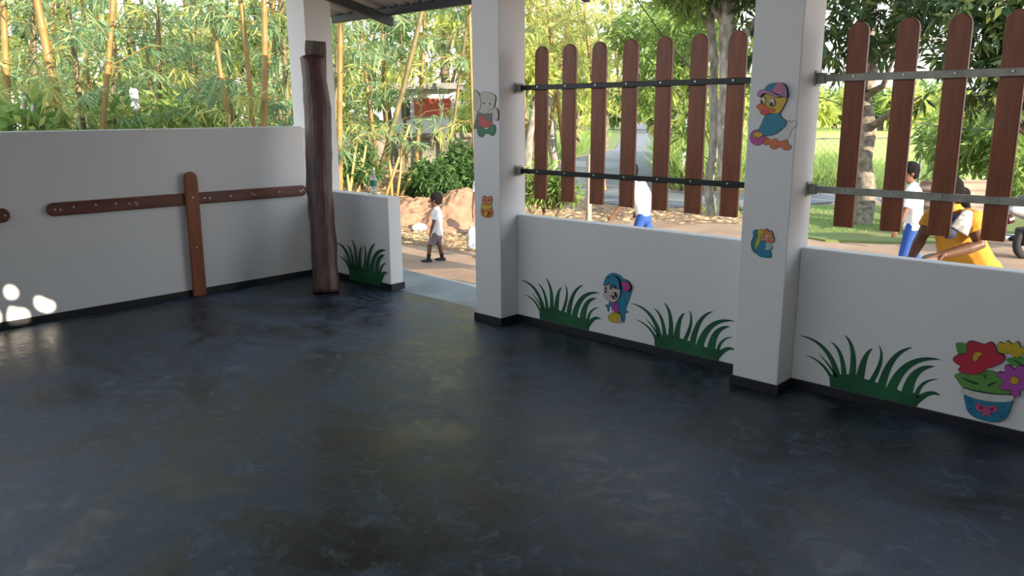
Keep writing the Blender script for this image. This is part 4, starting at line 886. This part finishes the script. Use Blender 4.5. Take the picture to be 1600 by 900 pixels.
    tag(root, label, 'person', group); return root, J, body
LEFT = -RH; FWD = np.array([FH[0], FH[1], 0])

# small boy in white T-shirt, walking to the left
D = 9.38
pb = lambda u, v, d=0: at(u, v, D+d)
O = at(678, 409, D); O[2] = GZ
J = dict(h=pb(681, 312), sl=pb(681, 329.5, -.085), sr=pb(684, 329.5, .085), el=pb(677, 349, -.115), er=pb(681, 349, .115), wl=pb(672.5, 365, -.115), wr=pb(676, 364, .12),
         hl=pb(682.5, 366, -.045), hr=pb(684, 366, .045), kl=pb(671.5, 384, -.05), kr=pb(687.5, 385, .05), al=pb(669.5, 403, -.05), ar=pb(691, 403, .05), tl=N(LEFT), tr=N(LEFT-FWD*.15))
J['al'][2] = J['ar'][2] = GZ+.046
root, J, _ = person('small boy in white T-shirt and grey shorts walking left on the red soil', O, J, .52, LEFT+FWD*.35+[0, 0, -.1], M_SKIN2, headk=.178, legs_m=M_SHORT, sleeve=.36, vox=.0045)

# taller child mostly hidden by the entry column, holding a bag
D = 9.6
O = at(757, 400, D); O[2] = GZ; fw = -FWD+LEFT*.2
J = dict(h=pb(759, 266, 0), sl=pb(772, 286, 0), sr=pb(745, 286, 0), el=pb(776, 316, .02), er=pb(741, 314, .02), wl=pb(775, 339, -.04), wr=pb(739.5, 336, -.05),
         hl=pb(764, 338), hr=pb(753, 338), kl=pb(765, 370, -.02), kr=pb(753, 370, .02), al=pb(765, 400, 0), ar=pb(753, 400, .03), tl=N(fw), tr=N(fw))
J['al'][2] = J['ar'][2] = GZ+.058
person('child in white shirt almost hidden behind the entry column', O, J, .68, fw, M_SKIN, headk=.195, legs_m=M_BLUE, sleeve=.25, vox=.006, hands=dict(l=dict(n=RH*-1), r=dict(n=RH)))
M_BAG = mat('white_printed_bag', (.72, .73, .76), .7, col2=(.20, .22, .32), scale=14)
bg_ = empty('carrier_bag', tuple(at(739, 388, D-.05))); O = np.array(bg_.location)
a = at(739.5, 351, D-.05); P = [at(739.5, v, D-.05) for v in (388, 384, 368, 354)]
o = B().tube(P, [(.075, .045), (.085, .055), (.075, .045), (.05, .012)], n=12, ref=RH).build('bag', M_BAG, bg_, smooth=True); o.location = -Vector(O)
h0, h1 = at(736, 355, D-.05), at(743, 355, D-.05); tp = at(739.5, 343.5, D-.05)
o = B().tube([h0, (h0+tp)/2-RH*.01, tp, (h1+tp)/2+RH*.01, h1], .006, n=6).build('bag_handle', M_BAG, bg_, smooth=True); o.location = -Vector(O)
tag(bg_, 'white printed carrier bag held beside the entry column', 'bag')

# running child seen through the first picket screen, bent forward with an arm stretched out
D = 9.2
O = at(1005, 400, D); O[2] = GZ; fw = N(LEFT-FWD*.15)
J = dict(h=pb(986, 268, 0), sl=pb(986, 291, -.12), sr=pb(995, 288, .12), el=pb(973, 319, -.13), er=pb(1004, 312, .15), wl=pb(958, 335, -.13), wr=pb(995, 330, .17),
         hl=pb(1004, 336, -.055), hr=pb(1007, 336, .055), kl=pb(992, 368, -.06), kr=pb(1016, 368, .06), al=pb(993, 398, -.05), ar=pb(1032, 388, .06), tl=fw, tr=N(fw-[0, 0, .5]), hup=(fw[0]*.25, fw[1]*.25, 1))
J['al'][2] = GZ+.058
person('child in white shirt and blue trousers running left behind the fourth and fifth pickets', O, J, .66, fw+[0, 0, -.25], M_SKIN, headk=.19, legs_m=M_BLUE, leg_len='trousers', sleeve=.4, vox=.006, hands=dict(l=dict(n=FWD), r=dict(n=-FWD)))
s_, t_ = pb(1003, 287, .02), pb(1012, 322, .02); bp_ = empty('backpack', tuple((s_+t_)/2)); Ob = np.array(bp_.location)
bb_ = B(); bb_.tube([s_, s_*.6+t_*.4, t_*.9+s_*.1, t_], [(.07, .05), (.10, .075), (.105, .08), (.09, .06)], n=14, ref=FWD, round_ends=True); remeshed(bb_, 'pack', M_PACK, bp_, .008, Ob, 3)
tag(bp_, 'pale grey backpack on the running child behind the picket screen', 'backpack')

# boy in white shirt and blue trousers behind the right screen
D = 8.0
O = at(1418, 420, D); O[2] = GZ; fw = N(LEFT+FWD*.1)
J = dict(h=pb(1421, 270, 0), sl=pb(1424, 297, -.13), sr=pb(1429, 296, .13), el=pb(1415, 328, -.16), er=pb(1430, 326, .17), wl=pb(1402, 357, -.16), wr=pb(1418, 352, .18),
         hl=pb(1427, 352, -.06), hr=pb(1431, 352, .06), kl=pb(1414, 392, -.06), kr=pb(1428, 392, .07), al=pb(1402, 431, -.06), ar=pb(1436, 430, .07), tl=fw, tr=fw)
J['al'][2] = J['ar'][2] = GZ+.062
person('boy in loose white shirt and bright blue trousers walking left beside the woman', O, J, .73, fw+[0, 0, -.15], M_SKIN, headk=.21, legs_m=M_BLUE, leg_len='trousers', sleeve=.45, vox=.006, hem=.04, hands=dict(l=dict(n=FWD), r=dict(n=-FWD)))

# woman in yellow bending behind the right-hand wall
D = 4.72
O = at(1520, 420, D); O[2] = GZ; fw = N(LEFT-FWD*.35)
J = dict(h=pb(1478, 303, -.02), sl=pb(1518, 340, -.13), sr=pb(1459, 338, .12), el=pb(1531, 383, -.22), er=pb(1440, 370, .10), wl=pb(1474, 398, -.22), wr=pb(1424, 402, .06),
         hl=pb(1518, 412, -.08), hr=pb(1516, 404, .14), kl=pb(1516, 520, -.12), kr=pb(1512, 515, .14), al=pb(1530, 620, -.05), ar=pb(1528, 600, .18), tl=fw, tr=fw, hup=(0, 0, 1))
J['hl'][2] = J['hr'][2] = .66; J['al'][2] = J['ar'][2] = GZ+.08; J['kl'][2] = J['kr'][2] = .28
root, J, _ = person('woman in mustard yellow dress with tied black hair bending over the right-hand wall', O, J, .92, LEFT-FWD*.15+[0, 0, -.35], M_SKIN2, headk=.215, hairstyle='bun', shirt_m=M_YEL, legs_m=M_YEL, leg_len='trousers', socks=False, sleeve=.28, vox=.007, hem=.14, hands=dict(l=dict(d=N(LEFT-[0, 0, .06]), n=np.array([0, 0, -1.]), curl=.25, thumb=1), r=dict(n=FWD*-1)))
sk = B(); hc = (J['hl']+J['hr'])/2
for t_, w_ in ((0, 0),): pass
sk.tube([hc+[0, 0, -.06], hc+RH*.03+[0, 0, -.3], hc*[1, 1, 0]+RH*.04+[0, 0, GZ+.14]], [(.19, .16), (.24, .21), (.30, .27)], n=22, ref=FWD); o = sk.build('skirt', M_SKIRT, root, smooth=True); o.location = -Vector(O)
sh = B(); sc_ = (J['sl']+J['sr'])/2; n0 = sc_-FWD*.02
pr_ = [J['h']*.25+sc_*.75+RH*.10-FWD*.02, pb(1511, 332, -.19), pb(1507, 345, -.235), pb(1498, 361, -.25)]
sh.tube(pr_, [(.025, .012), (.030, .014), (.045, .014), (.062, .010)], n=10, ref=RH); o = sh.build('shawl', M_GREYC, root, smooth=True); o.location = -Vector(O)
sh = B(); sh.tube([J['h']*.2+sc_*.8, pb(1492, 342, -.20), pb(1486, 362, -.24), pb(1484, 372, -.23)], [(.03, .012), (.032, .012), (.035, .012), (.03, .01)], n=8, ref=RH); o = sh.build('scarf_end', M_NAVY, root, smooth=True); o.location = -Vector(O)

# ================================================================== SCOOTER at the right edge
M_SILV = mat('silver_grey_panel', (.42, .44, .46), .28, metal=.4); M_TYRE = mat('black_rubber', (.015, .015, .016), .8); M_PLAST = mat('black_plastic', (.02, .02, .022), .45); M_CHR = mat('chrome', (.75, .76, .78), .15, metal=1); M_WPAN = mat('white_panel', (.7, .72, .74), .3)
def scooter():
    c = on_z(1640, 402, GZ); root = empty('scooter', tuple(c)); root.rotation_euler[2] = math.atan2(RH[1], RH[0])+math.radians(18)   # +x = tail to nose
    def wheel(x):
        w_ = empty('wheel'); bpy.data.objects.remove(w_)
        t = B(); n, mm = 24, 8
        V = [((.16+.05*math.cos(2*math.pi*j/mm))*math.cos(2*math.pi*i/n)+x, .045*math.sin(2*math.pi*j/mm), .21+(.16+.05*math.cos(2*math.pi*j/mm))*math.sin(2*math.pi*i/n)) for i in range(n) for j in range(mm)]
        t.add(V, [(i*mm+j, ((i+1) % n)*mm+j, ((i+1) % n)*mm+(j+1) % mm, i*mm+(j+1) % mm) for i in range(n) for j in range(mm)])
        ty = t.build('wheel', M_TYRE, root, smooth=True)
        h = B().tube([(x, -.03, .21), (x, .03, .21)], .12, n=16); h.tube([(x, -.06, .21), (x, .06, .21)], .035, n=10); h.build('hub', M_CHR, ty)
    wheel(-.42); wheel(.72)
    B().tube([(-.72, 0, .62), (-.5, 0, .60), (-.2, 0, .55), (.05, 0, .48), (.15, 0, .36)], [(.05, .05), (.14, .11), (.16, .15), (.13, .13), (.10, .08)], n=16, ref=(0, 1, 0), round_ends=True).build('rear_body', M_SILV, root, smooth=True)
    B().tube([(-.62, 0, .74), (-.4, 0, .76), (-.1, 0, .73), (.12, 0, .70)], [(.09, .04), (.13, .06), (.13, .055), (.09, .04)], n=14, ref=(0, 1, 0), round_ends=True).build('seat', M_PLAST, root, smooth=True)
    B().box(.05, .5, -.14, .14, .27, .33).build('footboard', M_PLAST, root, bevel=.02)
    B().tube([(.45, 0, .30), (.55, 0, .55), (.58, 0, .82), (.55, 0, .92)], [(.15, .035), (.20, .05), (.17, .05), (.11, .03)], n=16, ref=(0, 1, 0), round_ends=True).build('leg_shield', M_SILV, root, smooth=True)
    B().tube([(.50, 0, .48), (.68, 0, .48), (.84, 0, .42), (.92, 0, .32)], [(.06, .03), (.085, .03), (.075, .03), (.05, .02)], n=12, ref=(0, 1, 0), round_ends=True).build('front_mudguard', M_WPAN, root, smooth=True)
    B().tube([(.62, 0, .30), (.56, 0, .90), (.53, 0, 1.0)], .025, n=8).build('steering_stem', M_PLAST, root, smooth=True)
    hb = B().tube([(.42, -.33, 1.03), (.50, -.2, 1.02), (.54, 0, 1.0), (.50, .2, 1.02), (.42, .33, 1.03)], .016, n=8).build('handlebar', M_CHR, root, smooth=True)
    for g in (-1, 1):
        B().tube([(.40, g*.36, 1.035), (.46, g*.26, 1.025)], .022, n=8).build('grip', M_PLAST, hb, smooth=True)
        mi = B().tube([(.50, g*.22, 1.03), (.52, g*.28, 1.16), (.51, g*.33, 1.24)], .006, n=6).build('mirror_arm', M_CHR, root)
        B().ellipsoid((.50, g*.36, 1.27), (.02, .075, .045), nu=14, nv=8).build('mirror', M_CHR, mi, smooth=True)
    B().ellipsoid((.58, 0, .99), (.10, .16, .09), nu=16, nv=10).build('headlamp_cowl', M_WPAN, root, smooth=True)
    B().tube([(-.72, .15, .26), (-.3, .15, .24), (0, .12, .20)], [.045, .05, .02], n=10).build('exhaust', M_CHR, root, smooth=True)
    B().box(-.55, -.1, -.09, .09, .18, .40).build('engine', M_PLAST, root, bevel=.03)
    B().tube([(-.74, 0, .52), (-.80, 0, .50)], [.06, .05], n=12).build('tail_lamp', mat('dark_red_lens', (.06, .006, .006), .3), root)
    B().tube([(-.1, -.02, .25), (-.14, -.16, .0)], .012, n=6).build('stand', M_CHR, root)
    tag(root, 'silver grey scooter parked behind the right-hand wall at the picture edge', 'scooter')
scooter()
